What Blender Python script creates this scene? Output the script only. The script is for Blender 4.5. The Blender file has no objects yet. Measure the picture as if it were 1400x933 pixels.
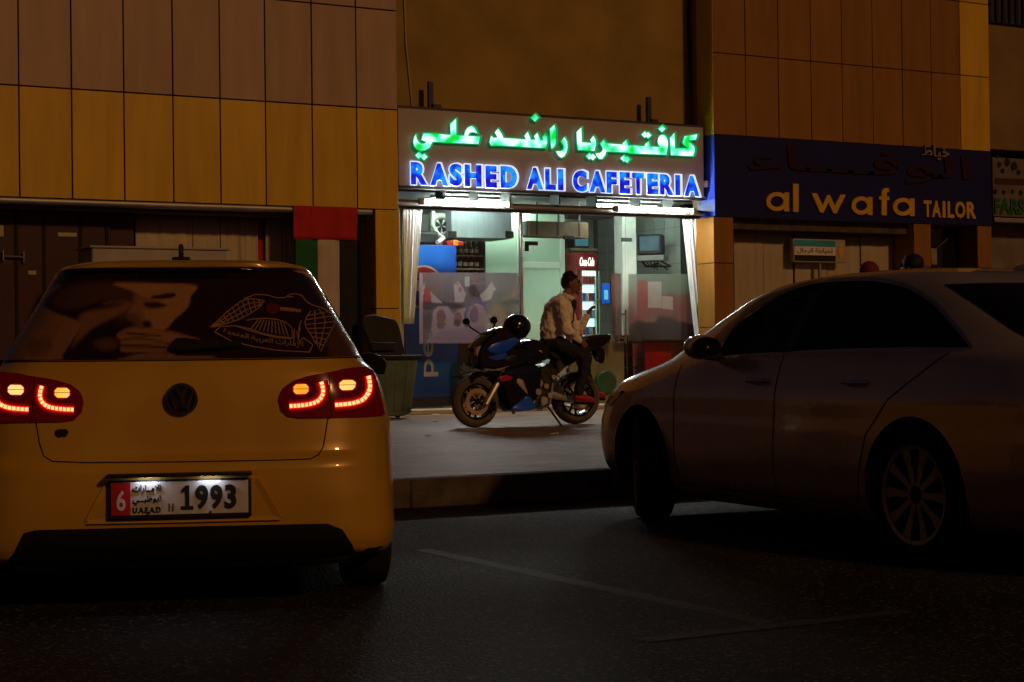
import bpy, bmesh, math, random
import numpy as np
from mathutils import Vector, Matrix, geometry
from mathutils.bvhtree import BVHTree

# ------------------------------------------------------------------ camera, world, light
random.seed(7)
SC = bpy.context.scene
COL = SC.collection
PI = math.pi
FPX = 2350.0                                   # focal length in photo pixels (1400 wide)
YAW = math.atan(FPX / 4220.0)                  # the shop fronts run along +X, the camera looks in at an angle
PITCH, ROLL, EYE = 17.5 / FPX, 0.012, 1.05
fwd = Vector((math.sin(YAW) * math.cos(PITCH), math.cos(YAW) * math.cos(PITCH), math.sin(PITCH)))
r0 = Vector((math.cos(YAW), -math.sin(YAW), 0))
u0 = r0.cross(fwd)
rgt = r0 * math.cos(ROLL) - u0 * math.sin(ROLL)
upv = u0 * math.cos(ROLL) + r0 * math.sin(ROLL)
CAMP = Vector((0, 0, EYE))
cam = bpy.data.cameras.new('camera')
cam.sensor_width = 36.0
cam.lens = 36.0 * FPX / 1400.0
cam.clip_start, cam.clip_end = 0.1, 2000
camo = bpy.data.objects.new('camera', cam)
COL.objects.link(camo)
camo.matrix_world = Matrix(((rgt.x, upv.x, -fwd.x, 0), (rgt.y, upv.y, -fwd.y, 0), (rgt.z, upv.z, -fwd.z, EYE), (0, 0, 0, 1)))
SC.camera = camo

SUN_DIR = Vector((0.17, -0.86, 0.43)).normalized()      # towards the light: behind and right of the camera
SUN_EL = math.asin(SUN_DIR.z)
SUN_AZ = math.atan2(SUN_DIR.x, SUN_DIR.y)
world = bpy.data.worlds.new('World')
SC.world = world
world.use_nodes = True
nt = world.node_tree
sky = nt.nodes.new('ShaderNodeTexSky')
sky.sky_type = 'NISHITA'
sky.sun_disc = False
sky.sun_elevation = SUN_EL
sky.sun_rotation = SUN_AZ
bg = nt.nodes['Background']
hs = nt.nodes.new('ShaderNodeMixRGB')
hs.blend_type = 'MULTIPLY'; hs.inputs[0].default_value = 1.0
hs.inputs[2].default_value = (1.0, 0.42, 0.37, 1)
nt.links.new(sky.outputs[0], hs.inputs[1])
nt.links.new(hs.outputs[0], bg.inputs[0])
bg.inputs[1].default_value = 0.0062
sl = bpy.data.lights.new('sun', 'SUN')
sl.energy = 0.60
sl.angle = math.radians(4)
sl.color = (1.0, 0.50, 0.17)
slo = bpy.data.objects.new('sun', sl)
COL.objects.link(slo)
slo.rotation_euler = (-SUN_DIR).to_track_quat('-Z', 'Y').to_euler()
slo.location = (10, -20, 20)

SC.view_settings.view_transform = 'Standard'
SC.view_settings.look = 'None'
SC.view_settings.exposure = 0.0
SC.view_settings.gamma = 1.0
SC.view_settings.use_curve_mapping = False
SC.render.engine = 'CYCLES'
SC.cycles.use_denoising = True
SC.cycles.max_bounces = 8
SC.cycles.transparent_max_bounces = 16
SC.cycles.sample_clamp_indirect = 4.0
SC.cycles.caustics_reflective = False
SC.cycles.caustics_refractive = False

# ------------------------------------------------------------------ helpers
def ray(px, py):
    return fwd * FPX + rgt * (px - 700) - upv * (py - 466.5)
def at(px, py, Y):
    d = ray(px, py); return CAMP + d * (Y / d.y)
def atx(px, py, X):
    d = ray(px, py); return CAMP + d * (X / d.x)
def atz(px, py, z):
    d = ray(px, py); return CAMP + d * ((z - EYE) / d.z)
def XZ(pts, Y):
    return [(p.x, p.z) for p in (at(x, y, Y) for x, y in pts)]
def lin(r, g, b):
    return tuple(((c / 255) / 12.92 if c / 255 <= .04045 else ((c / 255 + .055) / 1.055) ** 2.4) for c in (r, g, b))

MATS = {}
def M(name, col, rough=.5, metal=0., var=.12, vs=4., bump=0., bs=60., coat=0., emit=None, es=0., spec=.3, col2=None, ani=(1, 1, 1), det=4., rnd=0.):
    m = bpy.data.materials.new(name); m.use_nodes = True
    t = m.node_tree; N = t.nodes; L = t.links; b = N['Principled BSDF']
    tc = N.new('ShaderNodeTexCoord'); mp = N.new('ShaderNodeMapping'); mp.inputs['Scale'].default_value = ani
    L.new(tc.outputs['Object'], mp.inputs[0])
    nz = N.new('ShaderNodeTexNoise'); nz.inputs['Scale'].default_value = vs; nz.inputs['Detail'].default_value = det
    L.new(mp.outputs[0], nz.inputs['Vector'])
    rp = N.new('ShaderNodeValToRGB'); e = rp.color_ramp.elements
    e[0].position, e[1].position = .32, .68
    c2 = col2 or col
    e[0].color = tuple(c * (1 - var) for c in col) + (1,)
    e[1].color = tuple(min(1, c * (1 + var)) for c in c2) + (1,)
    L.new(nz.outputs['Fac'], rp.inputs[0])
    if rnd:
        oi = N.new('ShaderNodeObjectInfo'); mr = N.new('ShaderNodeMapRange'); mr.inputs['To Min'].default_value = 1 - rnd; mr.inputs['To Max'].default_value = 1 + rnd
        L.new(oi.outputs['Random'], mr.inputs['Value']); hv = N.new('ShaderNodeHueSaturation'); L.new(mr.outputs[0], hv.inputs['Value']); L.new(rp.outputs[0], hv.inputs['Color']); L.new(hv.outputs[0], b.inputs['Base Color'])
    else: L.new(rp.outputs[0], b.inputs['Base Color'])
    rr = N.new('ShaderNodeMapRange'); rr.inputs['To Min'].default_value = max(0, rough - .08); rr.inputs['To Max'].default_value = min(1, rough + .08)
    L.new(nz.outputs['Fac'], rr.inputs['Value']); L.new(rr.outputs[0], b.inputs['Roughness'])
    b.inputs['Metallic'].default_value = metal
    b.inputs['Specular IOR Level'].default_value = spec
    b.inputs['Coat Weight'].default_value = coat
    b.inputs['Coat Roughness'].default_value = .04
    if bump:
        n2 = N.new('ShaderNodeTexNoise'); n2.inputs['Scale'].default_value = bs; n2.inputs['Detail'].default_value = 5
        L.new(mp.outputs[0], n2.inputs['Vector'])
        bp = N.new('ShaderNodeBump'); bp.inputs['Strength'].default_value = bump; bp.inputs['Distance'].default_value = .01
        L.new(n2.outputs['Fac'], bp.inputs['Height']); L.new(bp.outputs[0], b.inputs['Normal'])
    if emit:
        e2 = N.new('ShaderNodeValToRGB'); q = e2.color_ramp.elements
        if isinstance(emit[0], tuple):
            q[0].color = emit[0] + (1,); q[1].color = emit[-1] + (1,)
            q[0].position, q[1].position = .36, .64
            for k, c in enumerate(emit[1:-1]):
                x = q.new(.36 + .28 * (k + 1) / (len(emit) - 1)); x.color = c + (1,)
        else:
            q[0].color = q[1].color = emit + (1,)
        L.new(nz.outputs['Fac'], e2.inputs[0]); L.new(e2.outputs[0], b.inputs['Emission Color'])
        b.inputs['Emission Strength'].default_value = es
    MATS[name] = m
    return m
def glassmat(name, tint=(.9, .95, .92), haze=0., hazecol=(.5, .5, .5), ior=1.45, rough=.0):
    m = bpy.data.materials.new(name); m.use_nodes = True
    t = m.node_tree; N = t.nodes; L = t.links; N.remove(N['Principled BSDF'])
    out = N['Material Output']
    tr = N.new('ShaderNodeBsdfTransparent'); tr.inputs[0].default_value = tint + (1,)
    gl = N.new('ShaderNodeBsdfGlossy'); gl.inputs['Roughness'].default_value = rough
    fr = N.new('ShaderNodeFresnel'); fr.inputs[0].default_value = ior
    mx = N.new('ShaderNodeMixShader'); L.new(fr.outputs[0], mx.inputs[0]); L.new(tr.outputs[0], mx.inputs[1]); L.new(gl.outputs[0], mx.inputs[2])
    last = mx
    if haze:
        df = N.new('ShaderNodeBsdfDiffuse')
        tc = N.new('ShaderNodeTexCoord'); nz = N.new('ShaderNodeTexNoise'); nz.inputs['Scale'].default_value = 3.; nz.inputs['Detail'].default_value = 5
        L.new(tc.outputs['Object'], nz.inputs['Vector'])
        rp = N.new('ShaderNodeValToRGB'); e = rp.color_ramp.elements
        e[0].position, e[1].position = .35, .65
        e[0].color = tuple(c * .55 for c in hazecol) + (1,); e[1].color = tuple(min(1, c * 1.3) for c in hazecol) + (1,)
        L.new(nz.outputs['Fac'], rp.inputs[0]); L.new(rp.outputs[0], df.inputs[0])
        m2 = N.new('ShaderNodeMixShader'); m2.inputs[0].default_value = haze
        L.new(mx.outputs[0], m2.inputs[1]); L.new(df.outputs[0], m2.inputs[2]); last = m2
    L.new(last.outputs[0], out.inputs[0])
    MATS[name] = m
    return m

class B:
    """collects shapes; o() links them as ONE mesh object"""
    def __init__(s): s.v = []; s.f = []
    def add(s, vs, fs):
        n = len(s.v); s.v += [tuple(v) for v in vs]; s.f += [tuple(i + n for i in f) for f in fs]; return s
    def box(s, x0, x1, y0, y1, z0, z1):
        return s.add([(x0, y0, z0), (x1, y0, z0), (x1, y1, z0), (x0, y1, z0), (x0, y0, z1), (x1, y0, z1), (x1, y1, z1), (x0, y1, z1)],
                     [(3, 2, 1, 0), (4, 5, 6, 7), (0, 1, 5, 4), (1, 2, 6, 5), (2, 3, 7, 6), (3, 0, 4, 7)])
    def cyl(s, p, q, r1, r2=None, n=12):
        return s.tube([p, q], [r1, r1 if r2 is None else r2], n)
    def tube(s, pts, r, n=8, closed=False):
        pts = [Vector(p) for p in pts]; m = len(pts)
        rs = r if isinstance(r, (list, tuple)) else [r] * m
        vs = []; ref = None
        for i, p in enumerate(pts):
            if closed: d = pts[(i + 1) % m] - pts[i - 1]
            else: d = pts[min(i + 1, m - 1)] - pts[max(i - 1, 0)]
            d.normalize()
            if ref is None: ref = Vector((0, 0, 1)) if abs(d.z) < .9 else Vector((1, 0, 0))
            a = d.cross(ref).normalized(); b = d.cross(a); ref = -b if False else a.cross(d)
            for k in range(n):
                t = 2 * PI * k / n; vs.append(p + (a * math.cos(t) + b * math.sin(t)) * rs[i])
        fs = []
        for i in range(m if closed else m - 1):
            for k in range(n):
                j = (i + 1) % m
                fs.append((i * n + k, i * n + (k + 1) % n, j * n + (k + 1) % n, j * n + k))
        if not closed:
            fs.append(tuple(range(n))[::-1]); fs.append(tuple((m - 1) * n + k for k in range(n)))
        return s.add(vs, fs)
    def prism(s, poly, ax, a0, a1, scale1=1.):
        n = len(poly)
        cx = sum(p[0] for p in poly) / n; cy = sum(p[1] for p in poly) / n
        def P(u, v, a): return {'x': (a, u, v), 'y': (u, a, v), 'z': (u, v, a)}[ax]
        vs = [P(u, v, a0) for u, v in poly] + [P(cx + (u - cx) * scale1, cy + (v - cy) * scale1, a1) for u, v in poly]
        fs = [tuple(range(n)), tuple(range(2 * n - 1, n - 1, -1))] + [(i, i + n, (i + 1) % n + n, (i + 1) % n) for i in range(n)]
        return s.add(vs, fs)
    def lathe(s, prof, c, ax, n=28):
        """prof: (radius, along); axis ax through c"""
        c = Vector(c); vs = []
        for r, a in prof:
            for k in range(n):
                t = 2 * PI * k / n; u, v = r * math.cos(t), r * math.sin(t)
                vs.append(c + Vector({'x': (a, u, v), 'y': (u, a, v), 'z': (u, v, a)}[ax]))
        fs = [(i * n + k, i * n + (k + 1) % n, (i + 1) * n + (k + 1) % n, (i + 1) * n + k) for i in range(len(prof) - 1) for k in range(n)]
        return s.add(vs, fs)
    def ball(s, c, r, n=14, m=9):
        c = Vector(c); r = r if isinstance(r, (tuple, list)) else (r, r, r)
        vs = []; fs = []
        for i in range(m + 1):
            a = PI * i / m - PI / 2
            for k in range(n):
                t = 2 * PI * k / n
                vs.append(c + Vector((r[0] * math.cos(a) * math.cos(t), r[1] * math.cos(a) * math.sin(t), r[2] * math.sin(a))))
        for i in range(m):
            for k in range(n): fs.append((i * n + k, i * n + (k + 1) % n, (i + 1) * n + (k + 1) % n, (i + 1) * n + k))
        return s.add(vs, fs)
    def mesh(s, name, smooth=0., weld=True):
        me = bpy.data.meshes.new(name); me.from_pydata(s.v, [], s.f)
        bm = bmesh.new(); bm.from_mesh(me)
        if weld: bmesh.ops.remove_doubles(bm, verts=bm.verts, dist=1e-5)
        bmesh.ops.recalc_face_normals(bm, faces=bm.faces)
        bm.to_mesh(me); bm.free()
        if smooth:
            me.polygons.foreach_set('use_smooth', [True] * len(me.polygons))
            me.set_sharp_from_angle(angle=math.radians(smooth))
        return me
    def o(s, name, mat, parent=None, smooth=35., bev=0., weld=True, **k):
        return link(name, s.mesh(name, smooth, weld), mat, parent, bev, **k)
def link(name, me, mat, parent=None, bev=0., label=None, cat=None, group=None, kind=None):
    o = bpy.data.objects.new(name, me); COL.objects.link(o)
    if mat and not me.materials: me.materials.append(MATS[mat])
    if parent: o.parent = parent
    if bev:
        md = o.modifiers.new('bevel', 'BEVEL'); md.width = bev; md.segments = 2; md.limit_method = 'ANGLE'; md.angle_limit = math.radians(40)
    tag(o, label, cat, group, kind)
    return o
def tag(o, label=None, cat=None, group=None, kind=None):
    for k, v in (('label', label), ('category', cat), ('group', group), ('kind', kind)):
        if v: o[k] = v
    return o
def thing(name, label, cat, loc=(0, 0, 0), rotz=0., group=None):
    o = bpy.data.objects.new(name, None); COL.objects.link(o)
    o.location = loc; o.rotation_euler = (0, 0, rotz); o.empty_display_size = .1
    return tag(o, label, cat, group)
def dup(root, loc, label, rotz=None):
    r = root.copy(); COL.objects.link(r); r.location = loc
    if rotz is not None: r.rotation_euler = (0, 0, rotz)
    r['label'] = label
    for ch in root.children:
        c = ch.copy(); COL.objects.link(c); c.parent = r
        for g in ch.children:
            d = g.copy(); COL.objects.link(d); d.parent = c
    return r
def apply_mods(o):
    dg = bpy.context.evaluated_depsgraph_get(); dg.update()
    me = bpy.data.meshes.new_from_object(o.evaluated_get(dg))
    o.modifiers.clear(); o.data = me
    return me
FONT = bpy.data.fonts.load('<builtin>')
def glyphs(s, off=0., shear=0.):
    """flat 2D triangles of a string: verts (x, y), faces"""
    c = bpy.data.curves.new('text', 'FONT'); c.body = s; c.font = FONT; c.offset = off; c.resolution_u = 4; c.fill_mode = 'FRONT'; c.shear = shear
    o = bpy.data.objects.new('text', c); COL.objects.link(o)
    dg = bpy.context.evaluated_depsgraph_get(); dg.update()
    me = bpy.data.meshes.new_from_object(o.evaluated_get(dg))
    bm = bmesh.new(); bm.from_mesh(me); bmesh.ops.triangulate(bm, faces=bm.faces)
    bmesh.ops.remove_doubles(bm, verts=bm.verts, dist=1e-5); bm.verts.index_update()
    v = [(w.co.x, w.co.y) for w in bm.verts]; f = [tuple(w.index for w in q.verts) for q in bm.faces]
    bm.free(); bpy.data.objects.remove(o); bpy.data.curves.remove(c); bpy.data.meshes.remove(me)
    return v, f
def rtl(s): return s[::-1]
def fit2d(g, u0, u1, v0, v1):
    v, f = g
    a0 = min(p[0] for p in v); a1 = max(p[0] for p in v); b0 = min(p[1] for p in v); b1 = max(p[1] for p in v)
    return [(u0 + (p[0] - a0) / (a1 - a0) * (u1 - u0), v0 + (p[1] - b0) / (b1 - b0) * (v1 - v0)) for p in v], f
def solid2d(b, g, P, d0, d1):
    """g: 2D triangles -> slab between P(u,v,d0) and P(u,v,d1)"""
    v, f = g; n = len(v)
    vs = [P(x, y, d0) for x, y in v] + [P(x, y, d1) for x, y in v]
    ed = {}
    for t in f:
        for i in range(3):
            e = (t[i], t[(i + 1) % 3]); k = tuple(sorted(e)); ed[k] = None if k in ed else e
    fs = [t for t in f] + [tuple(i + n for i in t[::-1]) for t in f] + [(e[0], e[0] + n, e[1] + n, e[1]) for e in ed.values() if e]
    return b.add(vs, fs)
def facetext(name, s, box, Y, mat, parent, off=.0, d=.02, shear=0., grow=0.):
    """lettering on a wall plane Y; box = photo pixels x0,x1,y0,y1 measured on that plane"""
    x0, x1, y0, y1 = box; ym = (y0 + y1) / 2; xm = (x0 + x1) / 2
    X0, X1 = at(x0, ym, Y).x - grow, at(x1, ym, Y).x + grow
    Z1, Z0 = at(xm, y0, Y).z + grow, at(xm, y1, Y).z - grow
    b = B(); solid2d(b, fit2d(glyphs(s, off, shear), X0, X1, Z0, Z1), lambda u, v, a: (u, a, v), Y - d, Y)
    return b.o(name, mat, parent, smooth=0)
def stroke2d(pts, w):
    """polyline -> one polygon outline of width w (mitred)"""
    L = []; R = []; n = len(pts)
    for i, p in enumerate(pts):
        a = Vector(pts[max(i - 1, 0)]); b = Vector(pts[min(i + 1, n - 1)]); d = (b - a).normalized(); nn = Vector((-d.y, d.x))
        k = 1.
        if 0 < i < n - 1:
            d1 = (Vector(p) - a).normalized(); k = 1 / max(.5, abs(nn.dot(Vector((-d1.y, d1.x)))))
        ww = (w[i] if isinstance(w, (list, tuple)) else w) / 2 * k
        L.append(tuple(Vector(p) + nn * ww)); R.append(tuple(Vector(p) - nn * ww))
    return L + R[::-1]
def pchip(xs, ys, x):
    xs = np.array(xs, float); ys = np.array(ys, float); h = np.diff(xs); d = np.diff(ys) / h
    m = np.zeros_like(ys); m[0], m[-1] = d[0], d[-1]
    for i in range(1, len(xs) - 1):
        if d[i - 1] * d[i] > 0:
            w1, w2 = 2 * h[i] + h[i - 1], h[i] + 2 * h[i - 1]; m[i] = (w1 + w2) / (w1 / d[i - 1] + w2 / d[i])
    k = np.clip(np.searchsorted(xs, x) - 1, 0, len(h) - 1); t = (x - xs[k]) / h[k]
    return (1 + 2 * t) * (1 - t) ** 2 * ys[k] + t * (1 - t) ** 2 * h[k] * m[k] + t * t * (3 - 2 * t) * ys[k + 1] + t * t * (t - 1) * h[k] * m[k + 1]
def jclosed(p, n=4):
    out = []; m = len(p)
    for i in range(m):
        a, b_, c, d = (Vector(p[(i + k) % m]) for k in (-1, 0, 1, 2))
        for k in range(n):
            t = k / n; out.append(tuple(.5 * ((2 * b_) + (c - a) * t + (2 * a - 5 * b_ + 4 * c - d) * t * t + (-a + 3 * b_ - 3 * c + d) * t ** 3)))
    return out
def inside_np(poly, P):
    c = np.zeros(len(P), bool); n = len(poly)
    for i in range(n):
        (ax, ay), (bx, by) = poly[i], poly[i - 1]
        if ay == by: continue
        m = ((ay > P[:, 1]) != (by > P[:, 1])) & (P[:, 0] < (bx - ax) * (P[:, 1] - ay) / (by - ay) + ax); c ^= m
    return c
def softpaint(P, base, shapes):
    """flat print: soft-edged shapes over a base colour, evaluated at points P; shapes = (polygon, colour, blur, opacity)"""
    C = np.tile(np.array(base, float), (len(P), 1))
    for poly, col, blur, op in shapes:
        d = np.full(len(P), 1e9); n = len(poly)
        for i in range(n):
            a, b = np.array(poly[i], float), np.array(poly[(i + 1) % n], float); ab = b - a
            t = np.clip(((P - a) @ ab) / max(1e-9, ab @ ab), 0, 1); d = np.minimum(d, np.hypot(*(P - a - t[:, None] * ab).T))
        d = np.where(inside_np(poly, P), d, -d)
        k = np.clip(d / blur * .5 + .5, 0, 1); k = (k * k * (3 - 2 * k) * op)[:, None]
        C = C * (1 - k) + np.array(col, float) * k
    return C
def setcol(me, C):
    at_ = me.color_attributes.new('print', 'FLOAT_COLOR', 'POINT')
    a = np.ones((len(me.vertices), 4), np.float32); a[:, :3] = C; at_.data.foreach_set('color', a.ravel())
def printmat(name, rough=.3, alpha=1., tint=(.6, .6, .6), coat=0.):
    m = bpy.data.materials.new(name); m.use_nodes = True; N = m.node_tree.nodes; L = m.node_tree.links; b = N['Principled BSDF']
    at_ = N.new('ShaderNodeAttribute'); at_.attribute_name = 'print'
    tc = N.new('ShaderNodeTexCoord'); nz = N.new('ShaderNodeTexNoise'); nz.inputs['Scale'].default_value = 45; nz.inputs['Detail'].default_value = 4; L.new(tc.outputs['Object'], nz.inputs['Vector'])
    rp = N.new('ShaderNodeMapRange'); rp.inputs['To Min'].default_value = .75; rp.inputs['To Max'].default_value = 1.22; L.new(nz.outputs['Fac'], rp.inputs['Value'])
    mx = N.new('ShaderNodeMixRGB'); mx.blend_type = 'MULTIPLY'; mx.inputs[0].default_value = 1.; L.new(at_.outputs['Color'], mx.inputs[1]); L.new(rp.outputs[0], mx.inputs[2])
    L.new(mx.outputs[0], b.inputs['Base Color']); b.inputs['Roughness'].default_value = rough; b.inputs['Coat Weight'].default_value = coat; b.inputs['Specular IOR Level'].default_value = .35
    if alpha < 1:
        tr = N.new('ShaderNodeBsdfTransparent'); tr.inputs[0].default_value = tint + (1,); ms = N.new('ShaderNodeMixShader'); ms.inputs[0].default_value = alpha
        L.new(tr.outputs[0], ms.inputs[1]); L.new(b.outputs[0], ms.inputs[2]); L.new(ms.outputs[0], N['Material Output'].inputs[0])
    MATS[name] = m
def inflate(poly, g):
    n = len(poly); ar = sum(poly[i][0] * poly[(i + 1) % n][1] - poly[(i + 1) % n][0] * poly[i][1] for i in range(n))
    sg = 1 if ar > 0 else -1; out = []
    for i in range(n):
        a, p, c = Vector(poly[i - 1]), Vector(poly[i]), Vector(poly[(i + 1) % n])
        d1, d2 = (p - a).normalized(), (c - p).normalized()
        n1, n2 = Vector((d1.y, -d1.x)) * sg, Vector((d2.y, -d2.x)) * sg
        m = (n1 + n2); m = m.normalized() if m.length > 1e-6 else n1
        k = 1 / max(.6, m.dot(n1)); out.append(tuple(p + m * g * k))
    return out

# ------------------------------------------------------------------ materials
M('panel_ochre', (.60, .37, .022), .42, var=.10, vs=2.2, bump=.08, bs=6, ani=(2.5, 2.5, .35), rnd=.06, det=6.)
M('panel_beige', (.39, .265, .175), .42, var=.10, vs=2.2, bump=.08, bs=6, ani=(2.5, 2.5, .35), rnd=.06, det=6.)
M('panel_ochre_dim', (.26, .12, .022), .45, var=.12, vs=2.0, bump=.08, bs=6, ani=(2.5, 2.5, .35), rnd=.07, det=6.)  # ochre panels darkened: the street light's falloff is put into the colour
M('joint_dark', (.02, .015, .012), .9)
M('render_ochre', (.30, .20, .05), .85, var=.16, vs=1.5, bump=.25, bs=25)
M('render_far', (.22, .14, .06), .9, var=.15, vs=1.5, bump=.2, bs=25)
M('concrete', (.085, .066, .052), .85, var=.45, vs=6, rnd=.15, bump=.5, bs=40)
M('alu', (.62, .62, .60), .3, metal=1., var=.1)
M('alu_dull', (.30, .29, .27), .5, metal=.8, var=.15)
M('steel_dark', (.05, .05, .055), .5, metal=.6)
M('black', (.012, .012, .013), .45, var=.2)
M('black_gloss', (.008, .008, .009), .12, var=.1, coat=.6)
M('rubber', (.012, .012, .012), .8, var=.25, bump=.3, bs=120)
M('tyre_dust', (.12, .10, .085), .85, var=.25, bump=.3, bs=120)
M('maroon', (.045, .011, .012), .55, var=.25, vs=2, ani=(1, 1, .2))
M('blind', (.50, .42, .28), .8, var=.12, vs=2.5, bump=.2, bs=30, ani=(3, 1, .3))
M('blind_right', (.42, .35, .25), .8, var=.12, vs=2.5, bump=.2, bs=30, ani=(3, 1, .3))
M('white_paint', (.68, .66, .62), .5, var=.08, bump=.05)
M('far_sign', (.13, .105, .085), .6, var=.2)
M('far_screen', (.20, .16, .14), .8, var=.25, vs=2)
M('white_board', (.36, .33, .31), .55, var=.1)
M('cloth_red', (.42, .02, .018), .85, var=.12, bump=.2, bs=200)
M('cloth_green', (.02, .11, .03), .85, var=.12, bump=.2, bs=200)
M('cloth_white', (.5, .43, .36), .85, var=.08, bump=.2, bs=200)
M('cloth_black', (.018, .018, .02), .85, var=.12, bump=.2, bs=200)
M('sign_face', (.40, .33, .31), .5, var=.05, vs=1.5)
M('sign_edge', (.25, .2, .18), .5)
M('navy', (.010, .013, .095), .6, var=.15, vs=1., spec=.15)
M('royal_edge', (.02, .05, .42), .4, var=.15)
M('gold_letter', (.62, .36, .03), .35, var=.1)
M('red_letter', (.022, .002, .005), .6, var=.2, spec=.2)
M('chrome', (.75, .75, .75), .12, metal=1., var=.05)
M('wire', (.02, .018, .02), .7)
M('cream', (.42, .36, .24), .7, var=.12, vs=2)
M('paper', (.75, .73, .68), .8, var=.1, vs=30)
GREEN = ((0., .62, .04), (.10, .95, .55), (.62, 1., .92), (.80, 1., 1.))
M('green_glow', (.02, .2, .08), .4, vs=4.5, emit=GREEN, es=1.25, det=1.)
M('green_rim', (.01, .12, .05), .4, emit=(.0, .55, .16), es=.55)
BLUE = ((.012, .0, .50), (.0, .03, .72), (.0, .13, .95), (.01, .32, 1.))
M('blue_glow', (.01, .03, .3), .4, vs=6.5, emit=BLUE, es=.95, det=1.)
M('white_rim', (.6, .6, .65), .4, emit=(.75, .86, 1.), es=.9)
M('tube_glow', (.8, .8, .8), .3, emit=(1., 1., .92), es=255.)
M('tube_inside', (.8, .8, .8), .3, emit=(.80, 1., .86), es=105.)

def special(name, f):
    m = bpy.data.materials.new(name); m.use_nodes = True; f(m.node_tree, m.node_tree.nodes, m.node_tree.links, m.node_tree.nodes['Principled BSDF']); MATS[name] = m
def _asph(t, N, L, b):
    tc = N.new('ShaderNodeTexCoord')
    big = N.new('ShaderNodeTexNoise'); big.inputs['Scale'].default_value = .9; big.inputs['Detail'].default_value = 6
    fine = N.new('ShaderNodeTexNoise'); fine.inputs['Scale'].default_value = 70; fine.inputs['Detail'].default_value = 4
    vor = N.new('ShaderNodeTexVoronoi'); vor.inputs['Scale'].default_value = 75
    for n in (big, fine, vor): L.new(tc.outputs['Object'], n.inputs['Vector'])
    r1 = N.new('ShaderNodeValToRGB'); e = r1.color_ramp.elements; e[0].position, e[1].position = .35, .7
    e[0].color = (.008, .008, .009, 1); e[1].color = (.021, .020, .021, 1)
    L.new(big.outputs['Fac'], r1.inputs[0])
    r2 = N.new('ShaderNodeValToRGB'); e = r2.color_ramp.elements; e[0].position, e[1].position = .3, .75
    e[0].color = (.35, .35, .35, 1); e[1].color = (1.7, 1.65, 1.6, 1)
    L.new(fine.outputs['Fac'], r2.inputs[0])
    mx = N.new('ShaderNodeMixRGB'); mx.blend_type = 'MULTIPLY'; mx.inputs[0].default_value = 1.
    pt = N.new('ShaderNodeTexNoise'); pt.inputs['Scale'].default_value = .35; pt.inputs['Detail'].default_value = 8; pt.inputs['Distortion'].default_value = 1.2; L.new(tc.outputs['Object'], pt.inputs['Vector'])
    r4 = N.new('ShaderNodeValToRGB'); e = r4.color_ramp.elements; e[0].position, e[1].position = .40, .62; e[0].color = (.45, .45, .47, 1); e[1].color = (1.35, 1.3, 1.28, 1); L.new(pt.outputs['Fac'], r4.inputs[0])
    m5 = N.new('ShaderNodeMixRGB'); m5.blend_type = 'MULTIPLY'; m5.inputs[0].default_value = 1.; L.new(r1.outputs[0], m5.inputs[1]); L.new(r4.outputs[0], m5.inputs[2])
    rg_ = N.new('ShaderNodeMapRange'); rg_.inputs['To Min'].default_value = .5; rg_.inputs['To Max'].default_value = .9; L.new(pt.outputs['Fac'], rg_.inputs['Value']); L.new(rg_.outputs[0], b.inputs['Roughness'])
    L.new(m5.outputs[0], mx.inputs[1]); L.new(r2.outputs[0], mx.inputs[2])
    # pale chips in the aggregate
    r3 = N.new('ShaderNodeValToRGB'); e = r3.color_ramp.elements; e[0].position, e[1].position = .80, .83
    L.new(vor.outputs['Color'], r3.inputs[0])
    m2 = N.new('ShaderNodeMixRGB'); m2.inputs[2].default_value = (.10, .095, .10, 1)
    L.new(r3.outputs[0], m2.inputs[0]); L.new(mx.outputs[0], m2.inputs[1]); L.new(m2.outputs[0], b.inputs['Base Color'])
    b.inputs['Roughness'].default_value = .72; b.inputs['Specular IOR Level'].default_value = .3
    bp = N.new('ShaderNodeBump'); bp.inputs['Strength'].default_value = .7; bp.inputs['Distance'].default_value = .012
    ad = N.new('ShaderNodeMath'); ad.operation = 'ADD'
    L.new(fine.outputs['Fac'], ad.inputs[0]); L.new(vor.outputs['Distance'], ad.inputs[1])
    L.new(ad.outputs[0], bp.inputs['Height']); L.new(bp.outputs[0], b.inputs['Normal'])
special('asphalt', _asph)
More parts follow.
